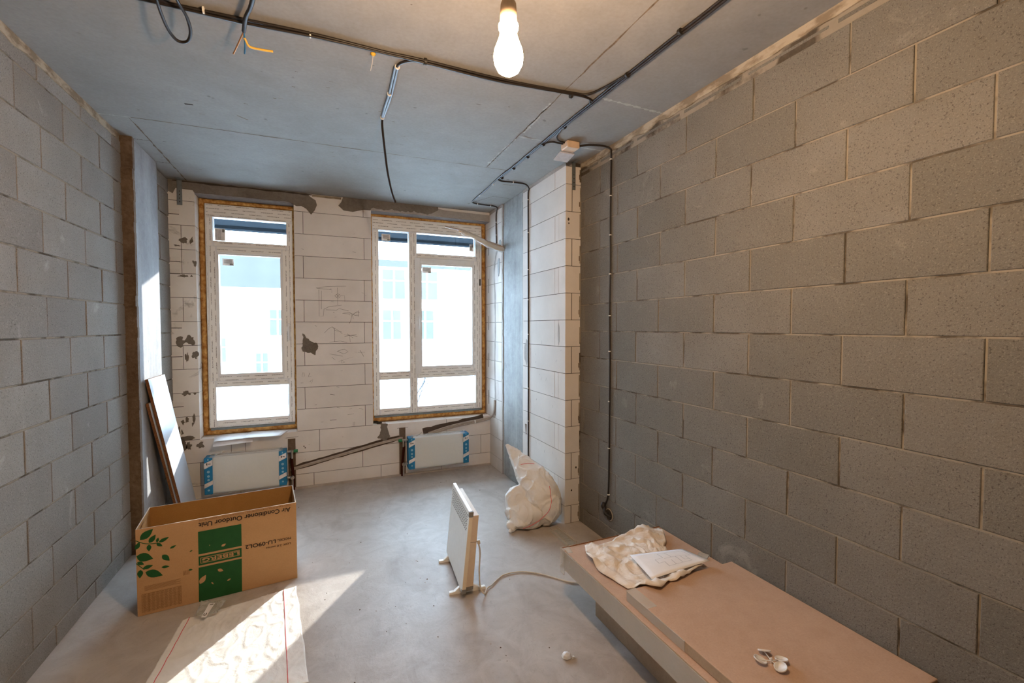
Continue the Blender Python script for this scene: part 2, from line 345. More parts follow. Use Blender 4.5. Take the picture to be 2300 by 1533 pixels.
# top course: cut blocks with mortar between, mortar under the ceiling
veneer(mb, FR, [(2.612, 2.66, [2.6686 - .39 * k + .02 for k in range(-6, 14)])], YF, YB + .3, 'grey', .03, w0=-.05, w1=-.003, ch=.003)
pts = [(YF, 2.697)] + [(YF + i * .04, 2.655 + .018 * noise.noise(Vector((i * .35, 3, 0)))) for i in range(int((YB - YF) / .04) + 1)] + [(YB, 2.697)]
mb.prism(pts, FR, -.02, .004, 'mband')
# socket hole rim
struct(mb.build('wall_right'))
# left wall
mb = MB(); mb.box((XL - .2, YF - .1, 0), (XL - .004, 3.66, H), 'mortar')
rows = []
for k in range(-8, 7):
    z0 = 1.437 + .191 * k; z1 = z0 + .191
    if z1 <= .02: continue
    base = 2.72 if k % 2 == 0 else 2.925
    rows.append((max(z0, 0), min(z1, 2.66), [base + .393 * j + random.uniform(-.012, .012) for j in range(-14, 4)]))
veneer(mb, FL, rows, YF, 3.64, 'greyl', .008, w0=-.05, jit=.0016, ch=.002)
mb.prism([(YF, 2.697)] + [(YF + i * .04, 2.655 + .018 * noise.noise(Vector((i * .35, 9, 0)))) for i in range(int((3.6 - YF) / .04))] + [(3.62, 2.697)], FL, -.02, .005, 'mband')
# grey masonry strip behind the left column
FL2 = lambda u, v, w: (-1.132 + w, u, v)
mb.box((XL - .2, 4.1, 0), (-1.138, YB + .3, H), 'mortar')
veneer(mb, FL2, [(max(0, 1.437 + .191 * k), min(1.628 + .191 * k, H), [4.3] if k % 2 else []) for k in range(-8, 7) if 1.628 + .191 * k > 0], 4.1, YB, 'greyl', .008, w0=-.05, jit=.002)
struct(mb.build('wall_left'))
# left concrete column with rough brown edge
mb = MB(); mb.cbox((XL - .15, 3.655, 0), (-1.09, 4.115, H), 'colL', .006)
n = 40
for i in range(n):
    z0 = H * i / n; z1 = H * (i + 1) / n; j = .010 * noise.noise(Vector((0, 0, i * .6)))
    mb.box((XL - .05, 3.625 + j, z0), (-1.086 + .3 * j, 3.66, z1), 'brownstrip')
struct(mb.build('trim_1'), 'bare concrete column by the left wall with a rough brown edge')
# wall behind the camera
mb = MB(); mb.box((XL - .2, YF - .2, 0), (XR + .2, YF, H), 'greyl'); struct(mb.build('wall_front'))
# back wall of aerated block
LW = (-.950, -.203, .529, 2.602); RW = (.465, XS + .2, .529, 2.602)
def core(mb, m='gap'):
    Y0, Y1 = YB + .004, YB + .30; g = .004
    for a, b, c_, d in [(XL - .1, LW[0] - g, 0, H), (LW[1] + g, RW[0] - g, 0, H), (LW[0] - g, LW[1] + g, 0, LW[2] - g), (RW[0] - g, XR + .1, 0, RW[2] - g), (LW[0] - g, LW[1] + g, LW[3] + g, H), (RW[0] - g, XR + .1, RW[3] + g, H)]:
        mb.box((a, Y0, c_), (b, Y1, d), m)
mb = MB(); core(mb)
J = {0: [.394, -.75], 1: [-.129, -.86], 2: [.398, -1.05], 3: [-.131, -1.05], 4: [.396], 5: [-.131, -1.047], 6: [.395], 7: [-.131, -1.055], 8: [.395], 9: [-.134], 10: [.393, -.30, -.90, 1.0],
     11: [-.016, .588, 1.197, -.617, -.725], 12: [.364, -.25, -.954, .97, 1.573], 13: [-.069, .535, 1.142, -.66]}
rows = [(max(0, 2.53 - .2001 * k), min(2.73 - .2001 * k, 2.698), J[k]) for k in range(14)]
def gm(p, q, r, s_): return 'gasd' if q < -.9 else 'gas'
niches = [(-.283, -.220, 0, .465), (.713, .775, 0, .475)]
veneer(mb, FB, rows, -1.14, XR + .05, 'gas', .0035, (LW, RW) + tuple(niches), w0=-.30, jit=.0006, ch=.0012, mfn=gm)
for a, b, c_, d in niches:
    mb.box((a - .002, YB + .002, c_), (b + .002, YB + .1, d), 'niche')
# pencil drawings and scratches on the pier between the windows
def px(x, y):   # measured on the photograph, mapped to wall metres
    return (-.129 + (x - 680.4) * .00382, 1.722 + (672 - y) * .00408)
def pen(pts, wd=.0022): mb.ribbon([px(*p) for p in pts], FB, wd, .0012, 'pencil', .4)
pen([(707, 641), (740, 638), (775, 636)]); pen([(708, 643), (742, 645), (742, 652)]); pen([(713, 646), (713, 706), (722, 706), (724, 690), (735, 684), (765, 680)]); pen([(719, 648), (718, 690)])
pen([(755, 640), (755, 680)]); pen([(749, 659), (756, 653), (762, 659), (756, 665), (749, 659)]); pen([(752, 655), (760, 663)]); pen([(760, 655), (752, 663)]); pen([(763, 658), (771, 658), (772, 672)])
pen([(728, 691), (752, 692), (758, 688), (780, 693)]); pen([(768, 696), (782, 697), (790, 701), (800, 695), (806, 696)], .003); pen([(782, 697), (795, 703), (804, 704)], .003); pen([(766, 699), (784, 700)]); pen([(788, 701), (785, 716), (782, 722)], .003); pen([(789, 702), (791, 712)], .003); pen([(803, 692), (803, 706)])
pen([(724, 744), (734, 734), (742, 730), (755, 738), (765, 746)]); pen([(742, 730), (748, 738), (764, 742)]); pen([(747, 733), (747, 765)]); pen([(735, 765), (760, 763), (776, 766)]); pen([(768, 748), (800, 752)]); pen([(770, 752), (798, 748)]); pen([(782, 750), (783, 765)]); pen([(776, 746), (790, 756)])
pen([(752, 787), (762, 783), (770, 782), (778, 788), (768, 793), (755, 787)]); pen([(735, 792), (750, 795), (765, 798)]); pen([(740, 800), (748, 806)]); pen([(762, 806), (762, 814), (770, 812), (764, 808)]); pen([(675, 832), (673, 842), (679, 841), (677, 833)]); pen([(690, 834), (687, 843), (693, 842)])
pen([(670, 856), (676, 856)]); pen([(690, 854), (697, 848), (694, 858)]); pen([(735, 885), (746, 887)], .004); pen([(750, 868), (756, 870)], .003); pen([(734, 945), (749, 945)], .004); pen([(775, 935), (790, 934)]); pen([(802, 922), (812, 925)]); pen([(788, 953), (788, 963)]); pen([(791, 953), (791, 963)]); pen([(750, 916), (758, 918)])
pen([(755, 810), (790, 800)], .001); pen([(806, 785), (815, 800)]); pen([(801, 790), (818, 790)])
for k in range(26):
    x = random.uniform(-.17, .42); z = random.uniform(.15, 2.45); mb.ribbon([(x, z), (x + random.uniform(.006, .03), z + random.uniform(-.006, .006))], FB, random.uniform(.001, .003), .0012, 'pencil')
def rag(poly, am, seed, k=7):
    out = []
    for i, a in enumerate(poly):
        b = poly[(i + 1) % len(poly)]
        for j in range(k):
            t_ = j / k; x = a[0] + (b[0] - a[0]) * t_; y = a[1] + (b[1] - a[1]) * t_
            out.append((x + am * noise.noise(Vector((x * 45, y * 45, seed))) , y + am * noise.noise(Vector((x * 45, y * 45, seed + 9)))))
    return out
def blob(cx_, cz, rx, rz, m, seed, w=.002, fn=FB, n=26, sp=.45):
    pts = []
    for i in range(n):
        a = 2 * math.pi * i / n; r = 1 + sp * noise.noise(Vector((math.cos(a) * 1.3, math.sin(a) * 1.3, seed * 3.7))) + sp * .5 * noise.noise(Vector((math.cos(a) * 4, math.sin(a) * 4, seed)))
        pts.append((cx_ + rx * r * math.cos(a), cz + rz * r * math.sin(a)))
    mb.prism(pts, fn, -.004, w, m)
mb.prism(rag([(-.15, 1.30), (-.145, 1.37), (-.142, 1.43), (-.115, 1.395), (-.095, 1.36), (-.03, 1.335), (-.015, 1.30), (-.045, 1.225), (-.08, 1.245), (-.13, 1.25), (-.165, 1.28)], .012, 3), FB, -.004, .003, 'plaster')
mb.prism(rag([(.535, .54), (.60, .53), (.60, .48), (.625, .40), (.60, .385), (.57, .34), (.545, .38), (.50, .40), (.52, .425), (.535, .46)], .008, 5), FB, -.004, .003, 'plaster')
for k, (x, z, rx, rz) in enumerate([(-1.03, 2.2, .03, .02), (-.98, 2.205, .012, .025), (-1.08, 2.16, .02, .008), (-.96, 2.02, .012, .03), (-1.04, 1.91, .03, .008), (-.985, 1.91, .01, .006), (-1.08, 1.36, .04, .035), (-1.005, 1.37, .03, .042), (-1.03, 1.23, .012, .045), (-.97, 1.24, .022, .03),
      (-1.04, .93, .025, .022), (-.98, .92, .01, .008), (-1.07, .69, .012, .02), (-1.04, .70, .012, .028), (-.99, .71, .008, .035), (-1.0, .66, .006, .02), (-1.1, .62, .012, .03), (-1.075, .60, .008, .025), (-1.05, .545, .045, .018), (-1.08, .49, .035, .04), (-.95, .48, .022, .03), (-1.03, .48, .02, .03)]):
    blob(x, z, rx, rz, 'plaster', k, .0015, n=18, sp=.9)
# pocket slots cut in the block ends at the far left
for z in (2.44, 2.05, 1.95, 1.5, 1.26, .84):
    mb.box((-1.132, YB - .0015, z - .022), (-1.06, YB + .004, z + .016), 'gasd', .0); mb.box((-1.132, YB - .002, z - .026), (-1.06, YB + .004, z - .021), 'gap')
# cross marks over the pipe chases, drill dots
for u in (-.25, .745):
    mb.ribbon([(u - .05, .476), (u + .055, .48)], FB, .003, .001, 'gap')
for u, v in [(-.80, .20), (-.785, .18), (-.15, .385), (-.14, .37)]: blob(u, v, .006, .006, 'gap', u, .001, n=8)
# steep diagonal grooves that hold the pipes
def groove(a, b, wd, m='groove'): mb.ribbon(wig(a, b, 14, .004), FB, wd, .0022, m, .25)
groove((-.22, .195), (.715, .385), .05); groove((.95, .42), (1.6, .52), .055)
struct(mb.build('wall_back'))
# lintel: rough cement render above the openings
mb = MB(); top = H - .001
def edge(a, b, z, am, s): return [(a + (b - a) * i / 30, z + am * noise.noise(Vector((i * .45, s, 0))) + am * .5 * noise.noise(Vector((i * 1.3, s, 4)))) for i in range(31)]
lo = edge(-.95, -.24, 2.606, .004, 1); lo += [(-.18, 2.575), (-.14, 2.58), (-.10, 2.56), (-.06, 2.51), (-.03, 2.55), (-.01, 2.60), (-.02, 2.64)]
mb.prism([(-1.128, top), (-1.128, 2.60), (-1.10, 2.585), (-1.08, 2.63), (-.96, 2.625)] + lo + [(-.06, 2.665), (-.10, top)], FB, -.004, .012, 'plaster')
mb.prism([(.215, top), (.20, 2.65), (.175, 2.615), (.22, 2.575), (.30, 2.57), (.40, 2.60), (.46, 2.60)] + edge(.47, 1.05, 2.62, .02, 5) + [(1.12, 2.665), (1.12, top)], FB, -.004, .010, 'plaster')
mb.prism([(.46, top), (.46, 2.603)] + edge(.47, XS - .003, 2.604, .002, 6) + [(XS - .003, 2.668), (1.2, 2.672), (1.0, top)], FB, -.004, .005, 'greym')
mb.ribbon(wig((-1.1, 2.688), (-.05, 2.686), 20, .003), FB, .012, .0135, 'gap', .5)
mb.box((LW[0], YB, 2.598), (LW[1], YB + .3, 2.612), 'colL'); mb.box((RW[0], YB, 2.598), (XS + .1, YB + .3, 2.612), 'colL')
mb.ribbon([(-.05, 2.682), (.2, 2.682)], FB, .02, .004, 'mband')
struct(mb.build('trim_2'), 'rough grey cement render band above the two windows')
# right side: aerated block pier, concrete column, block return beside the window
mb = MB(); mb.box((XS + .004, 2.924, 0), (XR, 3.676, H), 'gap')
PJ = lambda k: [3.086, 3.03] if k % 2 else [3.515]
def prow(k): return (max(0, 2.538 - .2003 * k), min(2.7383 - .2003 * k, 2.672 if k == 0 else 9), [3.089] if k == 0 else ([3.514] if k % 2 else [3.086, 3.024]))
for k in range(14):
    z0, z1, js = prow(k); e = [2.92] + sorted(js) + [3.68]; z0 += .0017; z1 -= .0017
    if z1 - z0 < .02: continue
    for a, b in zip(e[:-1], e[1:]):
        a2 = a + (.0017 if a != 2.92 else 0); b2 = b - (.0017 if b != 3.68 else 0); x1 = XR - .002 if a == 2.92 else XR - .01
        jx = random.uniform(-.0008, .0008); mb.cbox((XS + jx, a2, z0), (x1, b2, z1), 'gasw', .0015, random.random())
    if k % 2 == 1 or k == 0:   # tongue profile and socket on cut ends
        mb.box((1.728, 2.9185, z0), (1.732, 2.93, z1), 'gap'); mb.box((1.79, 2.9185, z0 + .04), (1.806, 2.93, z0 + .075), 'brownstrip')
    mb.box((1.797 + random.uniform(-.003, .003), 2.916, z0 + .02), (XR, 2.93, z1 - random.uniform(.01, .06)), 'mortar')
mb.box((XS + .004, 2.93, 2.672), (XR, 3.68, H), 'mband'); mb.prism([(2.92, 2.665), (3.68, 2.675), (3.68, H), (2.92, H)], FS, -.05, -.001, 'greym')
bx = lambda u, v, w: (u, 2.92 - w, v)
for u, v, r in [(1.70, 2.28, .008), (1.703, 2.25, .005), (1.772, .42, .007), (1.735, .25, .006)]: blob(u, v, r, r * 1.3, 'gap', v, .0015, bx, 10)
blob(3.60, 1.26, .045, .09, 'greym', 4, .002, FS); blob(3.02, 1.42, .012, .08, 'greym', 9, .0015, FS)
mb.prism([(3.60, .62), (3.63, .62), (3.612, .52)], FS, -.004, .0015, 'niche')
for k in range(22):
    u = random.uniform(2.95, 3.65); v = random.uniform(.3, 1.4); mb.ribbon([(u, v), (u + random.uniform(-.012, .012), v + random.uniform(.005, .03))], FS, .002, .0015, 'pencil')
struct(mb.build('wall_niche'), 'white aerated block pier standing in front of the grey right wall')
mb = MB(); mb.cbox((XS + .010, 3.66, 0), (XR + .1, 4.20, H), 'colR', .004)
for s_, u in ((0, 3.675), (1, 4.185)):
    z = 0.
    while z < H - .01:
        dz = min(random.uniform(.05, .12), H - z); j = random.uniform(.0, .018); mb.box((XS + .002, u - .008 - j * (s_ == 1), z), (XS + .02, u + .008 + j * (s_ == 0), z + dz), 'greym'); z += dz
struct(mb.build('trim_3'), 'bare bluish concrete column between the white block surfaces')
mb = MB(); mb.box((XS + .004, 4.19, 0), (XR + .1, YB + .30, H), 'gap')
rows = [(max(0, 2.53 - .2001 * k), min(2.73 - .2001 * k, 2.672), ([4.295, 4.56, 4.61] if k % 2 else [])) for k in range(14)]
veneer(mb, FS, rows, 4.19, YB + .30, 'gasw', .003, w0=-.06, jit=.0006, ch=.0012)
mb.prism([(4.19, 2.675), (YB, 2.665), (YB, H), (4.19, H)], FS, -.05, 0., 'greym')
mb.ribbon(smoothpath([(4.375, .56), (4.37, .8), (4.385, 1.1), (4.37, 1.5), (4.38, 1.8), (4.40, 2.05), (4.345, 2.22), (4.30, 2.27)]), FS, .032, .0015, 'greym', .35)
blob(4.27, 2.10, .03, .10, 'colR', 3, .002, FS); blob(4.23, 2.30, .04, .05, 'colR', 6, .002, FS)
for z in [2.4 - .4 * k for k in range(5)]: mb.box((XS - .0015, 4.56, z - .15 + .0), (XS + .004, 4.585, z), 'greym')
struct(mb.build('wall_return'), 'white aerated block return beside the wider window')
# floor clutter belonging to the screed edge
mb = MB(); mb.prism([(-1.1, .0), (XS, 0), (XS, .012), (-1.1, .02)], lambda u, v, w: (u, YB - .004 - w, v), 0, .02, 'floor'); struct(mb.build('trim_4'), 'screed fillet along the foot of the back wall')

# ------------------------------------------------------------------ windows
def window(name, fr, panes, sashes, mull, label, foam, mirror=False):
    """fr=(x0,x1,z0,z1) outer frame; panes=(x0,x1,z0,z1); built at Y=4.659"""
    YW = YB + .12; x0, x1, z0, z1 = fr
    root = thing(name, ((x0 + x1) / 2, YW, z0), label, 'window'); del root['category']; struct(root, label)
    # outer frame: bars between the panes
    f = MB(); xs = sorted({x0, x1}); 
    def bar(a, b, c_, d, y=0., dp=.07, mf='filmh'):
        f.cbox((a, YW + y, c_), (b, YW + dp, d), 'pvc', .003)
        e = .010; f.face([(a + e, YW + y - .0006, c_ + e), (b - e, YW + y - .0006, c_ + e), (b - e, YW + y - .0006, d - e), (a + e, YW + y - .0006, d - e)], mf)
    for a in mull: bar(*a)
    f.build('frame', root)
    for (a, b, c_, d), (ga, gb, gc, gd), film_ in sashes:
        s_ = MB(); y = YW - .012
        for q, mf in (((a, ga - .016, c_, d), 'filmv'), ((gb + .016, b, c_, d), 'filmv'), ((ga - .016, gb + .016, c_, gc - .016), 'filmh'), ((ga - .016, gb + .016, gd + .016, d), 'filmh')):
            s_.cbox((q[0], y, q[2]), (q[1], YW + .06, q[3]), 'pvc', .003)
            if film_(q): e = .006; s_.face([(q[0] + e, y - .0006, q[2] + e), (q[1] - e, y - .0006, q[2] + e), (q[1] - e, y - .0006, q[3] - e), (q[0] + e, y - .0006, q[3] - e)], mf)
        for q in ((ga - .017, ga, gc - .017, gd + .017), (gb, gb + .017, gc - .017, gd + .017), (ga, gb, gc - .017, gc), (ga, gb, gd, gd + .017)):
            s_.hexa([(q[0], y + .004, q[2]), (q[1], y + .004, q[2]), (q[1], y + .05, q[2]), (q[0], y + .05, q[2]), (q[0], y + .004, q[3]), (q[1], y + .004, q[3]), (q[1], y + .05, q[3]), (q[0], y + .05, q[3])], 'pvc')
        so_ = s_.build('sash', root); root['sash_name'] = so_.name
    for (a, b, c_, d) in panes:
        p = MB(); p.box((a - .004, YW + .030, c_ - .004), (b + .004, YW + .034, d + .004), 'glass'); po = p.build('pane', root)
        g = MB(); w_ = .0035
        for q in ((a - w_, a + w_ * .3, c_ - w_, d + w_), (b - w_ * .3, b + w_, c_ - w_, d + w_), (a, b, c_ - w_, c_ + w_ * .3), (a, b, d - w_ * .3, d + w_)): g.box((q[0], YW + .022, q[2]), (q[1], YW + .040, q[3]), 'gasket')
        g.build('gasket', po)
    # foam bead around the frame
    fm = MB()
    for (a, b, side) in foam:
        P0 = Vector((a[0], a[1])); P1 = Vector((b[0], b[1])); L = (P1 - P0).length; n_ = int(L / .02); pts = []; rr = []
        for i in range(n_ + 1):
            q = P0.lerp(P1, i / n_); k = noise.noise(Vector((i * .37, side * 5.1, 1))); pts.append((q.x, YW + .012 + .006 * k, q.y)); rr.append(side_r[side] * (1 + .28 * noise.noise(Vector((i * .8, side * 2.3, 7)))))
        fm.tube(pts, rr, 'foam', 8)
    ox0, ox1 = (LW[0], LW[1]) if x0 < 0 else (RW[0], XS)
    for q in ((ox0 - .003, x0 + .01, .53, 2.601), (x1 - .01, ox1 + .003, .53, 2.601), (x0, x1, z1 - .01, 2.601), (x0, x1, .5285, z0 - .012)):
        fm.box((q[0], YW + .022, q[2]), (q[1], YW + .066, q[3]), 'foam')
    fm.build('foam_seal', root)
    return root
side_r = {0: .020, 1: .017, 2: .022, 3: .016}
YW = YB + .12
A = (-.905, -.222, .594, 2.556)
lw = window('window_1', A, [(-.848, -.274, 2.238, 2.443), (-.808, -.327, 1.070, 2.119), (-.855, -.280, .659, .951)],
   [((-.887, -.250, 1.005, 2.192), (-.808, -.327, 1.070, 2.119), lambda q: True)],
   [(A[0], A[1], 2.443, A[3]), (A[0], -.848, .594, 2.443, 0., .07, 'filmv'), (-.274, A[1], .594, 2.443, 0., .07, 'filmv'), (-.848, -.274, 2.185, 2.238), (-.848, -.274, .951, 1.012), (-.848, -.274, A[2], .659)],
   'narrow white plastic window with one tall sash between small upper and lower panes',
   [((-.93, .56), (-.93, 2.59), 0), ((-.93, 2.578), (-.205, 2.578), 1), ((-.93, .556), (-.21, .556), 2), ((-.212, .56), (-.212, 2.59), 3)])
B_ = (.483, 1.629, .594, 2.575)
rw = window('window_2', B_, [(.547, .846, 1.030, 2.445), (.925, 1.558, 2.243, 2.449), (.973, 1.517, 1.076, 2.124), (.547, .846, .659, .950), (.925, 1.558, .659, .953)],
   [((.902, 1.600, 1.001, 2.193), (.973, 1.517, 1.076, 2.124), lambda q: q[0] > 1.5 or q[3] < 1.1)],
   [(B_[0], B_[1], 2.447, B_[3]), (B_[0], .547, .594, 2.447, 0., .07, 'filmv'), (1.558, B_[1], .594, 2.447, 0., .07, 'filmv'), (.846, .925, .594, 2.447, 0., .07, 'filmv'), (.925, 1.558, 2.186, 2.243), (.547, .846, .950, 1.030), (.925, 1.558, .953, 1.010), (.547, .846, B_[2], .659), (.925, 1.558, B_[2], .659)],
   'wide white plastic window divided into five panes with a handled sash',
   [((1.652, .56), (1.652, 2.59), 0), ((.47, 2.588), (1.66, 2.588), 3), ((.47, .556), (1.66, .556), 2), ((.474, .56), (.474, 2.59), 3)])
# window bottom profile strips
for r_, fr in ((lw, A), (rw, B_)):
    q = MB(); q.cbox((fr[0] + .01, YW - .004, .572), (fr[1] - .005, YW + .06, .594), M['steel'], .002); q.build('sill_profile', r_)
# handle on the right window sash
h = MB(); h.cbox((.918, YW - .022, 1.54), (.945, YW - .012, 1.62), 'pvc', .003); h.tube([(.931, YW - .02, 1.58), (.931, YW - .05, 1.58)], .009, 'pvc'); h.tube([(.931, YW - .05, 1.59), (.930, YW - .055, 1.52), (.933, YW - .052, 1.455)], [.010, .010, .008], 'pvc'); h.build('handle', D.objects[rw['sash_name']])
h = MB(); h.cbox((-.272, YW - .022, 1.44), (-.25, YW - .012, 1.52), 'pvc', .003); h.tube([(-.262, YW - .05, 1.49), (-.262, YW - .054, 1.36)], .009, 'pvc'); h.tube([(-.262, YW - .02, 1.48), (-.262, YW - .05, 1.48)], .008, 'pvc'); h.build('handle', D.objects[lw['sash_name']])
# product stickers on the glass
def sticker(r_, a, b, c_, d, horiz):
    q = MB(); y = YW + .028; q.box((a, y, c_), (b, y + .0006, d), 'radp'); n_ = 7
    for i in range(n_):
        if horiz: z = c_ + (d - c_) * (.3 + .6 * i / n_); q.box((a + .01, y - .0006, z), (b - .012, y, z + .0022), 'heatergrey')
        else: x = a + (b - a) * (.08 + .55 * i / n_); q.box((x, y - .0006, c_ + .01), (x + .002, y, d - .01), 'heatergrey')
    if horiz: q.box((b - .03, y - .0008, c_ + .004), (b - .006, y, c_ + .016), 'heatergrey')
    else: q.box((b - .022, y - .0008, d - .032), (b - .004, y, d - .006), 'heatergrey')
    q.build('sticker', r_)
sticker(lw, -.838, -.76, 2.245, 2.352, False); sticker(rw, .58, .665, 2.35, 2.415, True); sticker(rw, 1.50, 1.548, 2.30, 2.375, False)
sticker(lw, -.785, -.70, 2.03, 2.09, True); sticker(rw, .985, 1.08, 2.045, 2.105, True)
# hinges and torn film on the window sash edges
q = MB(); q.tube([(1.603, YW - .018, 1.93), (1.603, YW - .018, 2.0)], .008, 'clipb'); q.tube([(1.603, YW - .018, 1.06), (1.603, YW - .018, 1.12)], .008, 'pvc'); q.build('hinge', D.objects[rw['sash_name']])
for w_ in (lw, rw): del w_['sash_name']

# ------------------------------------------------------------------ outdoors
mb = MB(); mb.box((-60, 6.6, -4.2), (90, 130, -4.0), 'snow'); g = mb.build('snowy_ground'); struct(g)
def building(name, x0, y0, z0, x1, y1, z1, label, mat, strips, cw=False):
    r_ = thing(name, ((x0 + x1) / 2, y0, z0), label, 'building'); q = MB(); q.box((x0, y0, z0), (x1, y1, z1), mat); q.build('facade', r_)
    for (a, b, c_, d) in strips:
        q = MB(); q.box((a, y0 - .05, c_), (b, y0 + .02, d), 'facw'); q.box(((a + b) / 2 - .06, y0 - .08, c_), ((a + b) / 2 + .06, y0, d), mat); q.box((a, y0 - .10, c_ + (d - c_) * .6), (b, y0 - .001, c_ + (d - c_) * .6 + .1), mat); q.build('window', r_)
    return r_
ws = []
for k, zz in enumerate((.6, 3.4)):
    for x in (4.0, 6.3, 11.6, 14.6, 17.0): ws.append((x, x + 1.2 + .3 * (k % 2), zz, zz + 2.0))
building('apartment_building', 3.2, 32, -4, 20, 44, 5.6, 'white apartment building with tall windows seen through the wide window', 'fac', ws)
building('sky_band_block', -20, 70, -4, 60, 78, 11.5, 'added pale grey block standing in for the pale sky behind the white building', 'skyband', [])  # added block, coloured to pass for the pale band of sky
building('low_house', -9, 40, -4, -2.2, 50, 4.5, 'white building with dim windows seen through the narrow window', 'fac', [(-3.6, -2.5, .8, 2.8), (-4.6, -3.8, -2.5, -.6), (-7.5, -6.6, -1.2, .6)])
tr = thing('bare_tree', (4.6, 24, -4), 'bare leafless tree outside seen through the small lower left pane of the wide window', 'tree'); q = MB(); random.seed(3)
def branch(p, d, l, r, k):
    e = p + d * l; q.tube([p, p + d * l * .5 + Vector((random.uniform(-.05, .05), 0, 0)), e], [r, r * .8, r * .6], 'bark', 5)
    if k:
        for _ in range(3): branch(p + d * l * random.uniform(.5, 1), (d + Vector((random.uniform(-.8, .8), random.uniform(-.5, .5), random.uniform(-.1, .6)))).normalized(), l * .6, r * .55, k - 1)
branch(Vector((4.6, 24, -4)), Vector((0, 0, 1)), 1.7, .07, 4); q.build('trunk_and_branches', tr)
mb = MB(); random.seed(5)
for k in range(46):
    x = random.uniform(-6, 20); y = random.uniform(15, 27); s_ = random.uniform(.1, .45)
    mb.prism([(x - s_ * 2, y), (x, y + s_ * .6), (x + s_ * 2, y + s_ * .2), (x + s_, y - s_ * .5)], lambda u, v, w: (u, v, w - 4.0), 0, .06 + s_ * .3, 'bush')
sc = mb.build('dry_grass_patches'); tag(sc, 'faint dry grass patches showing through the snow outside', 'grass'); sc['kind'] = 'stuff'
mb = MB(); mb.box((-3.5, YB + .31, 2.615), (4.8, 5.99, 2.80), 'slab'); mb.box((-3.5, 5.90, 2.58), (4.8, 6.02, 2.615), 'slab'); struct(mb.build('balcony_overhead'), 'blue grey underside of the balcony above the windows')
mb = MB(); ya, yb_ = YB + .301, YB + .385; o1 = (-.93, -.262, .55, 2.58); o2 = (.50, 1.74, .55, 2.58)
for a, b, c_, d in [(-4, o1[0], -4, 2.61), (o1[1], o2[0], -4, 2.61), (o2[1], 6, -4, 2.61), (o1[0], o1[1], -4, .55), (o2[0], o2[1], -4, .55), (o1[0], o1[1], 2.58, 2.61), (o2[0], o2[1], 2.58, 2.61)]: mb.box((a, ya, c_), (b, yb_, d), 'fac')
struct(mb.build('sun_trim_facade'))  # unseen outer layer, added with openings shaped to trim the sun patches

# ------------------------------------------------------------------ cables on the ceiling
ZC = H - .008
def cable(root, pts, r=.0055, m='cable', name='cable', n=6, z=None):
    q = MB(); q.tube(smoothpath([(p[0], p[1], p[2] if len(p) > 2 else (ZC if z is None else z)) for p in pts], 5), r, m, n); return q.build(name, root)
def clip(root, p, ax, m='clipw', r=.011, name='cable_clip', l=.006):
    q = MB(); ax = Vector(ax).normalized(); q.tube([Vector(p) - ax * l / 2, Vector(p) + ax * l / 2], r, m, 10); return q.build(name, root)
c1 = thing('cable_bundle', (.4, 2.07, ZC), 'black cable bundle crossing the ceiling from the left past the light bulb', 'cable')
base = [(-1.0, 2.10), (-.57, 2.087), (-.26, 2.076), (-.02, 2.066), (.16, 2.071), (.29, 2.075), (.44, 2.07), (.77, 2.078), (.96, 2.073), (1.226, 2.052)]
cable(c1, [(x, y - .006) for x, y in base] + [(1.29, 2.03), (1.33, 1.95), (1.364, 1.80)])
cable(c1, [(x, y + .006) for x, y in base] + [(1.32, 2.062), (1.352, 2.10)])
cable(c1, [(x, y, ZC - .007 + .004 * math.sin(x * 7)) for x, y in base] + [(1.31, 2.055, ZC - .004), (1.35, 2.07, ZC - .004)])
for x, m in ((-.39, 'clipw'), (-.02, 'clipw')): clip(c1, (x, 2.07, ZC), (1, 0, 0), m, .013)
for x in (.455, 1.215): clip(c1, (x, 2.065, ZC - .004), (1, 0, 0), 'clipb', .015, l=.012)
c2 = thing('cable_bundle', (1.365, 2.5, ZC), 'black cable bundle running along the ceiling toward the window corner', 'cable')
rb = [(1.385, .6), (1.382, 1.255), (1.376, 1.454), (1.37, 1.796), (1.365, 2.076), (1.36, 2.386), (1.362, 2.675), (1.36, 2.92), (1.36, 3.17), (1.352, 3.41)]
cable(c2, [(x - .006, y) for x, y in rb] + [(1.36, 3.8), (1.365, 4.15), (1.40, 4.225), (1.5, 4.245), (1.64, 4.25, ZC - .004), (1.667, 4.30, ZC - .03), (1.670, 4.325, 2.62), (1.670, 4.325, 2.45), (1.670, 4.32, 2.33)], .006)
cable(c2, [(x + .006, y) for x, y in rb] + [(1.35, 3.46), (1.40, 3.50), (1.50, 3.49), (1.61, 3.49, ZC - .002), (1.665, 3.53, ZC - .02), (1.670, 3.556, 2.64), (1.670, 3.556, 2.5), (1.671, 3.555, 1.9), (1.671, 3.553, 1.2), (1.671, 3.552, .3)], .006)
cable(c2, [(x, y, ZC - .008) for x, y in rb[:6]] + [(1.372, 2.46, ZC - .004), (1.39, 2.54, ZC), (1.44, 2.60, ZC), (1.50, 2.615, ZC)], .0055)
cable(c2, [(1.358, 2.92, ZC), (1.352, 2.72, ZC - .002), (1.40, 2.64, ZC), (1.46, 2.635, ZC), (1.50, 2.635, ZC)], .0055)
for y in (1.454, 1.796, 2.40, 2.68, 2.92, 3.17, 3.41): clip(c2, (1.366, y, ZC - .004), (0, 1, 0), 'clipb', .014, l=.012)
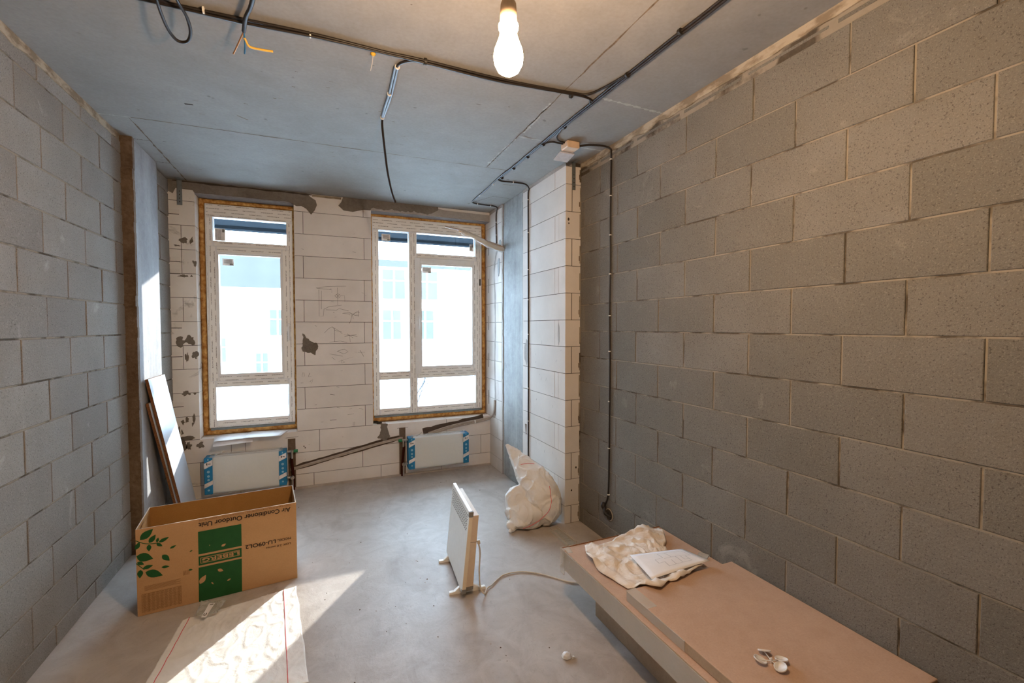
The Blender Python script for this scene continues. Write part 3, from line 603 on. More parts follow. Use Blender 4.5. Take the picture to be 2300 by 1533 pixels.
for p_, ax in (((1.363, 3.6, ZC), (0, 1, 0)), ((1.365, 3.95, ZC), (0, 1, 0)), ((1.5, 3.49, ZC), (1, 0, 0)), ((1.44, 4.235, ZC), (1, 0, 0)), ((1.58, 4.245, ZC), (1, 0, 0)), ((1.670, 4.325, 2.55), (0, 0, 1)), ((1.670, 4.323, 2.42), (0, 0, 1)), ((1.671, 3.556, 2.58), (0, 0, 1)), ((1.671, 3.556, 2.3), (0, 0, 1)), ((1.671, 3.555, 1.98), (0, 0, 1)), ((1.671, 3.555, 1.72), (0, 0, 1)), ((1.671, 3.554, 1.42), (0, 0, 1)), ((1.671, 3.552, .95), (0, 0, 1)), ((1.671, 3.552, .66), (0, 0, 1))): clip(c2, p_, ax, 'clipw', .009)
c3 = thing('junction_cable', (1.8, 2.53, H - .1), 'black cable from the junction box down the grey right wall', 'cable')
cable(c3, [(1.585, 2.61, ZC - .01), (1.66, 2.58, ZC), (1.745, 2.55, ZC - .004), (1.792, 2.535, ZC - .02), (1.799, 2.533, 2.64), (1.799, 2.533, 2.5), (1.799, 2.537, 2.2), (1.799, 2.533, 1.9), (1.799, 2.540, 1.6), (1.799, 2.533, 1.3), (1.799, 2.531, .98), (1.799, 2.533, .65), (1.799, 2.537, .40), (1.798, 2.548, .31), (1.79, 2.575, .25)], .0062)
for z in (2.60, 2.36, 2.10, 1.84, 1.56, 1.32, .98, .66, .34): clip(c3, (1.799, 2.535, z), (0, 0, 1), 'clipw', .009)
q = MB(); q.lathe([(.042, 0), (.044, .001), (.040, .003)], (XR - .0015, 2.535, .20), 'mband', 24, (-1, 0, 0)); q.lathe([(.036, 0), (.036, .0035)], (XR - .0015, 2.535, .20), 'gap', 24, (-1, 0, 0)); q.build('wall_box_hole', c3)
q = MB(); q.tube(smoothpath([(1.79, 2.585, .27), (1.775, 2.56, .235), (1.78, 2.535, .215), (1.79, 2.51, .185)], 5), [.012 + .006 * math.sin(i * .8) for i in range(16)], 'cable', 8); q.tube(smoothpath([(1.79, 2.56, .25), (1.765, 2.53, .225), (1.79, 2.50, .20)], 5), .008, 'cable', 6); q.build('coiled_end', c3)
c4 = thing('drop_cable', (.44, 2.07, ZC), 'grey and black cable branching off the ceiling and dangling toward the back wall', 'cable')
cable(c4, [(.46, 2.078), (.40, 2.088), (.358, 2.125), (.344, 2.165)], .0065)
for dx in (-.006, .006): cable(c4, [(.344 + dx, 2.165), (.347 + dx, 2.263), (.352 + dx, 2.428), (.35 + dx, 2.56), (.348 + dx * .4, 2.715)], .0065, 'conduit', 'grey_sheath')
cable(c4, [(.348, 2.715, ZC), (.352, 2.76, ZC - .03), (.372, 2.83, ZC - .12), (.40, 2.91, ZC - .24), (.435, 2.99, ZC - .335), (.463, 3.02, ZC - .395)], .0065)
for y in (2.165, 2.428, 2.715): clip(c4, (.347, y, ZC), (0, 1, 0), 'clipw', .012)
c5 = thing('cable_loop', (-.5, 2.1, ZC), 'slack black cable loop hanging below the ceiling bundle', 'cable')
cable(c5, [(-.45, 1.80, ZC), (-.46, 2.0, ZC - .018), (-.448, 2.09, ZC - .03), (-.452, 2.16, ZC - .045), (-.475, 2.215, ZC - .055), (-.51, 2.225, ZC - .055), (-.528, 2.17, ZC - .045), (-.528, 2.07, ZC - .03), (-.52, 1.95, ZC - .012), (-.51, 1.8, ZC)], .006, name='loop')
c6 = thing('cut_cable', (-.26, 2.0, ZC), 'cut black cable end on the ceiling with bare coloured wires', 'cable')
cable(c6, [(-.18, 1.78, ZC - .02), (-.215, 1.93, ZC - .022), (-.245, 2.02, ZC - .022), (-.262, 2.10, ZC - .03)], .008)
cable(c6, [(-.262, 2.10, ZC - .03), (-.29, 2.16, ZC - .05), (-.315, 2.21, ZC - .07)], .003, 'copper', 'brown_wire'); cable(c6, [(-.262, 2.10, ZC - .03), (-.265, 2.15, ZC - .055), (-.272, 2.19, ZC - .07)], .003, 'blue', 'blue_wire')
cable(c6, [(-.262, 2.12, ZC - .045), (-.25, 2.155, ZC - .055), (-.21, 2.16, ZC - .055), (-.165, 2.165, ZC - .05)], .0045, 'yellow', 'yellow_wire')
c7 = thing('ceiling_hook', (.233, 2.11, H), 'small ceiling anchor with a yellow plug and a short wire', 'hook')
q = MB(); q.lathe([(.010, 0), (.012, -.004), (.006, -.012)], (.233, 2.112, H - .001), 'yellow', 12); q.build('plug', c7); cable(c7, [(.233, 2.112, H - .01), (.23, 2.13, H - .04), (.226, 2.16, H - .055)], .002, 'jlid', 'wire', 5)
jb = thing('junction_box', (1.54, 2.61, H), 'square beige junction box on the ceiling with its lid hanging open', 'junction box')
q = MB(); q.cbox((1.49, 2.575, H - .045), (1.585, 2.665, H - .001), 'jbox', .006); q.build('body', jb)
q = MB(); q.hexa([(1.485, 2.66, H - .055), (1.592, 2.66, H - .055), (1.592, 2.755, H - .075), (1.485, 2.755, H - .075), (1.485, 2.66, H - .048), (1.592, 2.66, H - .048), (1.592, 2.755, H - .068), (1.485, 2.755, H - .068)], 'jlid'); q.build('lid', jb)
def bracket(name, p, w_, hgt, ax, label):
    q = MB(); x, y, z = p; q.cbox((x - w_ / 2, y - .004, z - hgt), (x + w_ / 2, y, z), 'steel', .0008); q.cbox((x - w_ / 2, y - .07, z - .003), (x + w_ / 2, y, z), 'steel', .0008)
    for k in range(4): q.lathe([(.004, 0), (.004, .001)], (x, y - .004, z - hgt * (.45 + .14 * k)), 'gap', 8, (0, -1, 0))
    return tag(q.build(name), label, 'bracket')
bracket('steel_bracket', (-1.05, YB - .012, H - .002), .036, .205, 0, 'grey steel anchor strip at the top left corner of the back wall')
bracket('steel_bracket', (1.742, 2.918, H - .002), .028, .20, 0, 'dark steel anchor strip at the top of the white block pier')

# ------------------------------------------------------------------ light bulb
bc = Vector((.433, 1.036, 2.144)); bd = Vector((.0, .0, 1.))
bl = thing('hanging_bulb', (bc.x, bc.y, H), 'bare glowing light bulb hanging from the ceiling on its wires', 'light bulb')
q = MB(); q.lathe([(.001, -.040), (.014, -.0385), (.026, -.030), (.034, -.014), (.0365, .002), (.034, .018), (.027, .036), (.0215, .052), (.0205, .062), (.024, .070), (.024, .078), (.018, .086), (.010, .088)], bc, 'bulb', 32); q.build('bulb', bl)
q = MB(); q.lathe([(.0185, .084), (.021, .088), (.0205, .108), (.019, .128), (.0165, .134), (.004, .137)], bc, 'socket', 28); q.build('lamp_holder', bl)
cable(bl, [(bc.x - .009, bc.y, bc.z + .134), (bc.x - .006, bc.y, bc.z + .155), (bc.x, bc.y, bc.z + .172), (bc.x + .003, bc.y, bc.z + .3), (bc.x, bc.y, H - .01)], .0018, 'socket', 'wire', 6)
cable(bl, [(bc.x + .005, bc.y, bc.z + .134), (bc.x + .002, bc.y, bc.z + .155), (bc.x - .002, bc.y, bc.z + .172), (bc.x - .003, bc.y, bc.z + .3), (bc.x + .002, bc.y, H - .01)], .0018, 'socket', 'wire', 6)
q = MB(); q.tube([(bc.x, bc.y, bc.z + .158), (bc.x - .012, bc.y + .004, bc.z + .161), (bc.x - .022, bc.y + .008, bc.z + .163)], .002, 'yellow', 6); q.cbox((bc.x - .034, bc.y + .004, bc.z + .159), (bc.x - .022, bc.y + .012, bc.z + .167), 'yellow', .001); q.build('terminal_block', bl)
q = MB(); q.tube([(bc.x, bc.y, bc.z + .168), (bc.x, bc.y, bc.z + .185)], .006, 'cable', 8); q.build('tape_wrap', bl)

# ------------------------------------------------------------------ radiators and pipes
def radiator(x0, x1, z0, z1, label, tilt=0.):
    r_ = thing('panel_radiator', ((x0 + x1) / 2, YB - .06, z0), label, 'radiator', 'wrapped radiators under the windows'); y0, y1 = YB - .125, YB - .03; cw = .062
    q = MB(); q.cbox((x0 + .01, y0 + .004, z0 + .006), (x1 - .01, y1, z1 - .006), 'radw', .006)
    for i in range(int((x1 - x0 - 2 * cw) / .0333)):
        x = x0 + cw + .015 + i * .0333; q.cbox((x, y0 + .0005, z0 + .03), (x + .020, y0 + .006, z1 - .03), 'radw', .002)
    q.build('panel', r_)
    q = MB(); q.cbox((x0 + cw * .5, y0 - .004, z0 - .008), (x1 - cw * .5, y1 + .004, z1 + .012), 'wrap', .012); q.tube(smoothpath([(x0 + .08, y0 + .02, z1 + .012), (x0 + .11, y0 + .01, z1 + .03), (x0 + .135, y0 + .01, z1 + .045)], 4), .006, 'wrap', 6); q.build('plastic_wrap', r_)
    for xa in (x0, x1 - cw):
        q = MB(); q.cbox((xa, y0 - .006, z0), (xa + cw, y1 + .006, z1), 'radb', .004); hh = z1 - z0; fy = y0 - .0068
        def para(zc, hb, m): q.face([(xa + .001, fy, z0 + zc * hh - .012), (xa + cw - .001, fy, z0 + zc * hh + .016), (xa + cw - .001, fy, z0 + (zc + hb) * hh + .016), (xa + .001, fy, z0 + (zc + hb) * hh - .012)], m)
        para(.74, .15, 'radp'); para(.22, .11, 'radp')
        for k, zz in enumerate((.62, .50, .40, .12)): q.lathe([(.011 - .001 * k, 0), (.011 - .001 * k, .0006)], (xa + cw / 2, fy, z0 + zz * hh), 'radlb', 14, (0, -1, 0))
        q.box((xa + .018, fy - .0006, z0 + .80 * hh), (xa + .025, fy - .0003, z0 + .86 * hh), 'pblack'); q.box((xa + .03, fy - .0006, z0 + .825 * hh), (xa + .048, fy - .0003, z0 + .84 * hh), 'pblack')
        q.box((xa + .026, fy - .0006, z0 + .93 * hh), (xa + .034, fy - .0003, z0 + .975 * hh), 'radlb'); q.build('corner_protector', r_)
    return r_
r1 = radiator(-.902, -.287, .085, .395, 'plastic wrapped white radiator with blue card corners under the narrow window')
r2 = radiator(.783, 1.398, .085, .395, 'plastic wrapped white radiator with blue card corners under the wide window')
def valve(r_, x, s):   # x: chase centre, s: side of the radiator
    q = MB(); xr = x - s * .04
    q.tube([(xr, YB - .06, .365), (x + s * .012, YB - .06, .365)], .010, 'chrome', 10); q.tube([(x, YB - .06, .375), (x, YB - .06, .30)], .009, 'chrome', 10); q.lathe([(.014, 0), (.014, .02)], (x, YB - .06, .352), 'chrome', 6); vo = q.build('valve', r_)
    q = MB(); q.tube([(x + s * .014, YB - .06, .365), (x + s * .048, YB - .06, .365)], .014, 'green', 14); q.build('green_valve_cap', vo)
    q = MB(); q.tube([(xr, YB - .06, .13), (x, YB - .06, .13)], .010, 'chrome', 10); q.lathe([(.016, -.014), (.018, 0), (.012, .016)], (x, YB - .075, .128), 'chrome', 12, (0, -1, 0)); q.tube([(x, YB - .06, .13), (x, YB - .055, .0)], .009, 'chrome', 10); q.build('lower_valve', r_)
    q = MB(); q.tube([(x - s * .005, YB - .058, .30), (x - s * .002, YB - .02, .22), (x + s * .008, YB - .016, .10), (x + s * .008, YB - .02, .001)], .013, 'redpipe', 10); q.build('insulated_pipe', r_)
valve(r1, -.247, 1); valve(r2, .745, -1)
pp = thing('pipe_pair', (.25, YB - .012, .2), 'pair of pale pipes slanting across the back wall between the radiators', 'pipe')
for k in (0, 1): cable(pp, [(-.262, YB - .012, .178 + .013 * k), (-.1, YB - .012, .212 + .013 * k), (.2, YB - .012, .272 + .013 * k), (.5, YB - .012, .335 + .012 * k), (.70, YB - .014, .368 + .011 * k), (.745, YB - .016, .372 + .01 * k)], .0075, 'pipe', 'pipe', 8)
pq = thing('pipe_bundle', (1.4, YB - .014, .46), 'pale pipes rising from behind the right radiator into the corner', 'pipe')
for k in (0, 1, 2): cable(pq, [(1.0, YB - .014, .385 + .01 * k), (1.2, YB - .014, .425 + .013 * k), (1.4, YB - .016, .455 + .014 * k), (1.55, YB - .022, .475 + .012 * k), (1.635, YB - .05, .50 + .008 * k), (1.664 - .002 * k, 4.44, .54), (1.668, 4.40 - .01 * k, .60), (1.669, 4.385 - .008 * k, .72)], .0068, 'pipe', 'pipe', 8)
clip(pq, (1.50, YB - .02, .478), (1, .1, .1), 'clipw', .02, l=.01)
ap = thing('wrapped_pipes', (1.67, 4.15, 2.28), 'tan wrapped pipe bundle sticking out of the column joint across the wide window', 'pipe')
q = MB(); q.tube(smoothpath([(1.69, 4.19, 2.262), (1.60, 4.175, 2.275), (1.47, 4.14, 2.305), (1.36, 4.11, 2.345), (1.26, 4.09, 2.37), (1.20, 4.08, 2.375)], 4), [.028, .027, .026, .026, .025, .026, .025, .024, .024, .023, .022, .022, .021, .020, .018, .018, .016, .015, .014, .012, .010], 'wood', 8); q.build('pipe_insulation', ap)
cable(ap, [(1.66, 4.17, 2.285), (1.45, 4.12, 2.325), (1.28, 4.075, 2.375), (1.15, 4.06, 2.392), (1.07, 4.06, 2.402)], .008, 'pipe', 'copper_tail', 6)
q = MB(); q.tube(smoothpath([(1.68, 4.17, 2.25), (1.55, 4.14, 2.27), (1.38, 4.09, 2.325), (1.22, 4.065, 2.36)], 4), [.030, .034, .03, .032, .028, .034, .03, .028, .03, .026, .026, .022, .018], 'wrap', 8); q.build('plastic_wrap', ap)
bb = tag((lambda q: (q.tube([(.475, YB + .07, .545), (.52, YB + .06, .540)], .012, 'clipb', 8), q.cbox((.50, YB + .02, .531), (.55, YB + .05, .548), 'clipb', .003), q.build('plastic_fitting'))[2])(MB()), 'small black plastic fitting on the left end of the wide sill', 'fitting')

# ------------------------------------------------------------------ leaning boards
def board(name, base, top, wd, th, label, yb, yt):
    # board leaning on the column: bottom edge at x=base, top edge at x=top, spanning wd along Y
    q = MB(); d = Vector((top[0] - base[0], 0, top[1] - base[1])).normalized(); nrm = Vector((-d.z, 0, d.x)) * -1
    P = [Vector((base[0], yb, base[1])), Vector((base[0], yb + wd, base[1])), Vector((top[0], yt + wd, top[1])), Vector((top[0], yt, top[1]))]
    N = [p - nrm * th for p in P]
    q.idx(P, [(0, 1, 2, 3)], 'lam'); q.idx(N, [(3, 2, 1, 0)], 'lam')
    for i in range(4): j = (i + 1) % 4; q.face([P[i], P[j], N[j], N[i]], 'chip')
    return tag(q.build(name), label, 'board', 'boards leaning at the left column')
board('laminated_board', (-.955, .005), (-1.062, 1.135), .35, .018, 'taller grey laminated chipboard panel leaning on the left column', 4.07, 3.715)
board('laminated_board', (-.978, .005), (-1.068, .97), .33, .017, 'shorter chipboard panel leaning behind the taller one at the left column', 4.055, 3.735)

# ------------------------------------------------------------------ cardboard box
bA = Vector((-.879, 2.831, 0)); bU = Vector((.99445, .10525, 0)).normalized(); bV = Vector((-.10525, .99445, 0)).normalized(); bL = .740; bD = .325; bH = .454
FBX = lambda u, v, w: tuple(bA + bU * u + Vector((0, 0, v)) - bV * w)
cb = thing('cardboard_box', bA, 'open brown cardboard air conditioner box with green leaf print standing upside down on the floor', 'box')
def P(u, d, z): return tuple(bA + bU * u + bV * d + Vector((0, 0, z)))
q = MB(); th = .005
def wall(a, b, c_, d, mo='kraft'):   # a,b outer ; c_,d inner (2D in u,d)
    o0, o1, i0, i1 = P(*a, .002), P(*b, .002), P(*c_, .002), P(*d, .002); t0, t1, k0, k1 = P(*a, bH), P(*b, bH), P(*c_, bH), P(*d, bH)
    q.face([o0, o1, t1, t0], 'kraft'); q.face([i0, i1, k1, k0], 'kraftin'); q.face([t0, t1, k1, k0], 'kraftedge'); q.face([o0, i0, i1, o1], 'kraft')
wall((0, 0), (bL, 0), (th, th), (bL - th, th)); wall((bL, 0), (bL - .0, bD), (bL - th, th), (bL - th, bD - th)); wall((bL, bD), (0, bD), (bL - th, bD - th), (th, bD - th)); wall((0, bD), (0, 0), (th, bD - th), (th, th))
wo = q.build('walls', cb)
q = MB(); q.hexa([P(th, th, .004), P(bL - th, th, .004), P(bL - th, bD - th, .004), P(th, bD - th, .004), P(th, th, .01), P(bL - th, th, .01), P(bL - th, bD - th, .01), P(th, bD - th, .01)], 'kraftin'); q.build('bottom_flaps', cb)
q = MB(); q.hexa([P(.02, .01, .06), P(.024, .01, .06), P(.024, bD - .01, .06), P(.02, bD - .01, .06), P(.012, .01, bH - .02), P(.016, .01, bH - .02), P(.016, bD * .5, bH - .01), P(.012, bD * .5, bH - .01)], 'kraftin'); q.build('inner_flap', cb)
W1 = .0009
q = MB()
def pr(poly, m, w_=W1): q.face([FBX(u, v, w_) for u, v in poly], m)
pr([(.262, .261), (.462, .261), (.462, .385), (.262, .385)], 'pgreen'); pr([(.262, .199), (.461, .199), (.461, .250), (.262, .250)], 'pgreen'); pr([(.259, .002), (.459, .002), (.461, .189), (.261, .189)], 'pgreen')
def leaf(tip, tail, wd, m='pgreen', w_=W1, k=7):
    a = Vector(tail); b = Vector(tip); d = b - a; nn = Vector((-d.y, d.x)).normalized(); L = []; R_ = []
    for i in range(1, k):
        t_ = i / k; h_ = wd * math.sin(math.pi * t_ ** .8) ; c_ = a + d * t_; L.append(tuple(c_ + nn * h_)); R_.append(tuple(c_ - nn * h_))
    pr([tuple(a)] + L + [tuple(b)] + R_[::-1], m, w_)
for tip, tail, wd in [((.072, .444), (.018, .398), .018), ((.082, .412), (.054, .374), .012), ((.092, .394), (.086, .37), .0065), ((.137, .386), (.093, .368), .009), ((.109, .344), (.084, .364), .008), ((.016, .389), (.0, .352), .010), ((.053, .330), (.053, .366), .010), ((.167, .336), (.139, .324), .006),
     ((.069, .288), (.002, .318), .022), ((.137, .260), (.107, .298), .013), ((.032, .267), (.004, .285), .009), ((.068, .254), (.025, .247), .010), ((.137, .230), (.102, .234), .007), ((.107, .190), (.036, .226), .020), ((.013, .200), (.016, .243), .012), ((.237, .292), (.223, .286), .003), ((.235, .186), (.217, .189), .0045)]: leaf(tip, tail, wd)
def stem(pts):
    P_ = [Vector(p) for p in smoothpath([(a, b, 0) for a, b in pts], 5)]; q.ribbon([(p.x, p.y) for p in P_], lambda u, v, w_: FBX(u, v, w_), .0035, W1 * 1.1, 'pgreen')
stem([(.0, .398), (.03, .378), (.06, .368), (.092, .366)]); stem([(.0, .280), (.014, .262), (.032, .240)])
for tip, tail, wd in [((.388, .291), (.366, .281), .0065), ((.373, .142), (.347, .157), .0085), ((.293, .142), (.265, .100), .013), ((.408, .090), (.389, .082), .0045), ((.327, .080), (.317, .095), .003), ((.313, .304), (.313, .296), .0015)]: leaf(tip, tail, wd, 'kraft', W1 * 2)
for a, b, c_, d in [(.270, .451, .238, .241), (.270, .451, .210, .213), (.270, .273, .213, .238), (.448, .451, .213, .238)]: pr([(a, c_), (b, c_), (b, d), (a, d)], 'kraft', W1 * 2)
for i in range(12):
    v = .112 - i * .0082; pr([(.018, v), (.183, v), (.183, v + .0012), (.018, v + .0012)], 'pbrown')
    for k in range(9):
        u = .022 + k * .018 + random.uniform(0, .003); pr([(u, v - .0045), (u + random.uniform(.006, .014), v - .0045), (u + .012, v - .0025), (u, v - .0025)], 'pbrown')
for i in range(5): v = .128 + i * .0055; pr([(.03, v), (.182 - (i % 2) * .02, v), (.182 - (i % 2) * .02, v + .0014), (.03, v + .0014)], 'pbrown')
for u in (.018, .047, .1825): pr([(u, .016), (u + .0012, .016), (u + .0012, .113), (u, .113)], 'pbrown')
for k in range(6): pr([(.192 + k * .005, .165), (.194 + k * .005, .165), (.197 + k * .005, .19), (.195 + k * .005, .19)], 'pbrown')
q.build('printed_graphics', wo)
def boxtext(txt, u, v, size, width, mat_, name='lettering', ext=0.):   # rotated 180 degrees, starts at right end u, baseline top v
    cu = D.curves.new('t', 'FONT'); cu.body = txt; cu.size = 1.0; o = D.objects.new('t', cu); COL.objects.link(o)
    bpy.context.view_layer.update(); me = D.meshes.new_from_object(o.evaluated_get(bpy.context.evaluated_depsgraph_get())); D.objects.remove(o)
    xs = [p.co.x for p in me.vertices]; ys = [p.co.y for p in me.vertices]
    if not xs: return
    sx_ = width / (max(xs) - min(xs)); x0 = min(xs); q = MB(); pv = [p.co.copy() for p in me.vertices]; pf = [tuple(f.vertices) for f in me.polygons]
    for k, (dx, dy) in enumerate(((0, 0),) if not ext else ((-ext, 0), (ext, 0), (0, ext), (0, -ext))): q.idx([Vector(FBX(u - (p.x - x0) * sx_ + dx, v - p.y * size + dy, W1 * (2.2 + .15 * k))) for p in pv], pf, mat_)
    return q.build(name, wo)
boxtext('Air Conditioner Outdoor Unit', .709, .432, .036, .443, 'pblack', ext=.0007)
boxtext('Наружный блок кондиционера / Зовнішній блок кондиціонера', .709, .4485, .0135, .440, 'pbrown')
boxtext('MODEL:', .709, .255, .018, .072, 'pblack', ext=.0002); boxtext('LU-09OL2', .630, .258, .030, .150, 'pblack', ext=.0006); boxtext('LOK 2.0 series', .708, .223, .0165, .127, 'pblack')
boxtext('LEBERG', .446, .2345, .0265, .167, 'kraft', ext=.0009)

# ------------------------------------------------------------------ sack on the floor
random.seed(11)
def clothgrid(outline4, nu, nv, amp, z0, m, name, seed, sc=7., edge=.0, lift=None, th=.0015):
    a, b, c_, d = [Vector((*p, 0)) for p in outline4]; vs = []; 
    for j in range(nv + 1):
        for i in range(nu + 1):
            s_, t_ = i / nu, j / nv; p = a.lerp(b, s_).lerp(d.lerp(c_, s_), t_)
            e = edge * noise.noise(Vector((p.x * 9, p.y * 9, seed))); rim = (i in (0, nu)) or (j in (0, nv))
            p = p + Vector((e, e * .7, 0)) if rim else p
            h_ = (noise.fractal(Vector((p.x * sc, p.y * sc, seed)), 1, 2, 4) * .5 + .5); r2 = abs(noise.noise(Vector((p.x * sc * 1.7 + 3, p.y * sc * .8, seed * 2))))
            z = z0 + amp * max(0, h_) * .6 + amp * (1 - min(1, r2 * 4)) ** 2 * .7
            if lift: z += lift(p.x, p.y)
            vs.append((p.x, p.y, z))
    fs = [(j * (nu + 1) + i, j * (nu + 1) + i + 1, (j + 1) * (nu + 1) + i + 1, (j + 1) * (nu + 1) + i) for j in range(nv) for i in range(nu)]
    q = MB(); q.idx(vs, fs, m, .5, True); o = q.build(name); md = o.modifiers.new('th', 'SOLIDIFY'); md.thickness = th; md.offset = 1
    return o, vs
sk, sv = clothgrid([(-.705, 2.05), (-.062, 2.02), (-.145, 2.807), (-.66, 2.705)], 90, 105, .0042, .0015, 'woven', 'woven_sack', 2., 12., .006)
tag(sk, 'flat white woven sack with red side threads lying on the floor before the box', 'sack')
def onthread(vs, nu, nv, s_, name, par):
    q = MB(); i = round(s_ * nu); q.tube([Vector(vs[j * (nu + 1) + i]) + Vector((0, 0, .002)) for j in range(nv + 1)], .0016, 'pink', 5); q.build(name, par)
onthread(sv, 90, 105, .06, 'red_thread', sk); onthread(sv, 90, 105, .88, 'red_thread', sk)
lb = thing('plastic_label_bag', (-.54, 2.74, .02), 'small clear plastic bag with a white label on the top edge of the flat sack', 'plastic bag')
o, _v = clothgrid([(-.60, 2.66), (-.50, 2.665), (-.48, 2.775), (-.60, 2.80)], 14, 14, .02, .02, 'bagfilm', 'bag', 5., 16., .01, th=.0008); o.parent = lb; o.location = -Vector(lb.location)
q = MB(); q.hexa([(-.566, 2.64, .032), (-.545, 2.635, .032), (-.525, 2.735, .042), (-.552, 2.74, .042), (-.566, 2.64, .0335), (-.545, 2.635, .0335), (-.525, 2.735, .0435), (-.552, 2.74, .0435)], 'paper')
q.face([(-.547, 2.722, .0434), (-.530, 2.720, .0434), (-.529, 2.729, .0442), (-.546, 2.731, .0442)], 'heatergrey')
q.build('label', lb)
q = MB(); cpt = smoothpath([(-.5575, 2.668, .0365), (-.559, 2.655, .0352), (-.553, 2.651, .035), (-.548, 2.656, .0355), (-.548, 2.666, .0362)], 4); q.tube(cpt, .0017, 'pblack', 5); q.build('printed_letter', lb)

# ------------------------------------------------------------------ convector heater
hA = Vector((.690, 2.315, 0)); hB = Vector((.732, 2.80, 0)); hU = (hB - hA).normalized(); hN = Vector((-hU.y, hU.x, 0)); hL = (hB - hA).length   # hN points to -X (front)
def HP(u, d, z): return tuple(hA + hU * u - hN * d + Vector((0, 0, z)))    # d grows toward the back (+X)
ht = thing('convector_heater', tuple(hA + hU * hL / 2), 'white electric convector heater standing on its feet on the floor', 'heater')
ZB, ZT = .035, .478
lean = .045
def HQ(u, d, z): return HP(u, d + lean * (z - ZB) / (ZT - ZB), z)
q = MB(); q.hexa([HQ(0, 0, ZB), HQ(0, .022, ZB), HQ(hL, .022, ZB), HQ(hL, 0, ZB), HQ(0, 0, ZT), HQ(0, .022, ZT), HQ(hL, .022, ZT), HQ(hL, 0, ZT)], 'heater')
for f_ in (HQ,): q.face([HQ(-.0006, .001, ZB + .02), HQ(-.0006, .021, ZB + .02), HQ(-.0006, .021, ZT - .03), HQ(-.0006, .001, ZT - .03)], 'heaterside')
o = fpn = q.build('front_panel', ht); md = o.modifiers.new('bv', 'BEVEL'); md.width = .004; md.segments = 3; md.limit_method = 'ANGLE'
q = MB()
for r_ in range(8):
    for c_ in range(15):
        z = ZT - .03 - r_ * .012; u = .03 + c_ * (hL - .07) / 14.4 + (.008 if r_ % 2 else 0)
        q.hexa([HQ(u, -.0008, z), HQ(u, .004, z), HQ(u + .018, .004, z), HQ(u + .018, -.0008, z), HQ(u, -.0008, z + .003), HQ(u, .004, z + .003), HQ(u + .018, .004, z + .003), HQ(u + .018, -.0008, z + .003)], 'slot')
q.build('vent_grille', fpn)
q = MB(); q.hexa([HQ(.02, .023, ZB + .02), HQ(.02, .066, ZB + .02), HQ(hL - .03, .066, ZB + .02), HQ(hL - .03, .023, ZB + .02), HQ(.02, .023, ZT - .03), HQ(.02, .060, ZT - .03), HQ(hL - .03, .060, ZT - .03), HQ(hL - .03, .023, ZT - .03)], 'heaterback')
q.hexa([HQ(.0195, .024, .30), HQ(.0195, .066, .30), HQ(.021, .066, .30), HQ(.021, .024, .30), HQ(.0195, .024, .302), HQ(.0195, .066, .302), HQ(.021, .066, .302), HQ(.021, .024, .302)], 'slot')
o = q.build('rear_case', ht); md = o.modifiers.new('bv', 'BEVEL'); md.width = .002; md.segments = 2; md.limit_method = 'ANGLE'
for u0, z0, z1 in ((-.002, ZT - .028, ZT + .001), (-.002, ZB - .004, ZB + .022)):
    q = MB(); q.hexa([HQ(u0, -.001, z0), HQ(u0, .024, z0), HQ(.016, .024, z0), HQ(.016, -.001, z0), HQ(u0, -.001, z1), HQ(u0, .024, z1), HQ(.016, .024, z1), HQ(.016, -.001, z1)], 'heatergrey'); o = q.build('corner_cap', fpn); md = o.modifiers.new('bv', 'BEVEL'); md.width = .003; md.segments = 2
q = MB(); q.hexa([HQ(.018, .024, ZB), HQ(.018, .067, ZB + .004), HQ(hL - .03, .067, ZB + .004), HQ(hL - .03, .024, ZB), HQ(.018, .024, ZB + .02), HQ(.018, .067, ZB + .022), HQ(hL - .03, .067, ZB + .022), HQ(hL - .03, .024, ZB + .02)], 'heatergrey'); q.build('base_strip', ht)
for u in (.075, hL - .055):
    q = MB(); q.hexa([HP(u - .014, -.058, 0), HP(u - .014, .155, 0), HP(u + .014, .155, 0), HP(u + .014, -.058, 0), HP(u - .012, -.056, .014), HP(u - .012, .15, .014), HP(u + .012, .15, .014), HP(u + .012, -.056, .014)], 'heater')
    q.hexa([HP(u - .012, -.03, .014), HP(u - .012, .12, .014), HP(u + .012, .12, .014), HP(u + .012, -.03, .014), HP(u - .01, .0, .036), HP(u - .01, .066, .05), HP(u + .01, .066, .05), HP(u + .01, .0, .036)], 'heater')
    o = q.build('foot', ht); md = o.modifiers.new('bv', 'BEVEL'); md.width = .003; md.segments = 2
cable(ht, [HQ(.015, .070, .30), HQ(.012, .085, .24), HQ(.01, .09, .14), HQ(.01, .105, .05), HQ(.0, .13, .012), (.85, 2.355, .008), (.885, 2.375, .007), (.94, 2.42, .006), (1.0, 2.45, .006), (1.08, 2.445, .006), (1.15, 2.41, .006), (1.22, 2.345, .006), (1.285, 2.26, .006), (1.35, 2.20, .006), (1.45, 2.16, .006)], .0042, 'cord', 'power_cord', 8)
q = MB(); q.tube([HQ(.02, .07, .31), HQ(.016, .075, .29)], .009, 'cord', 8); q.build('cord_grip', ht)

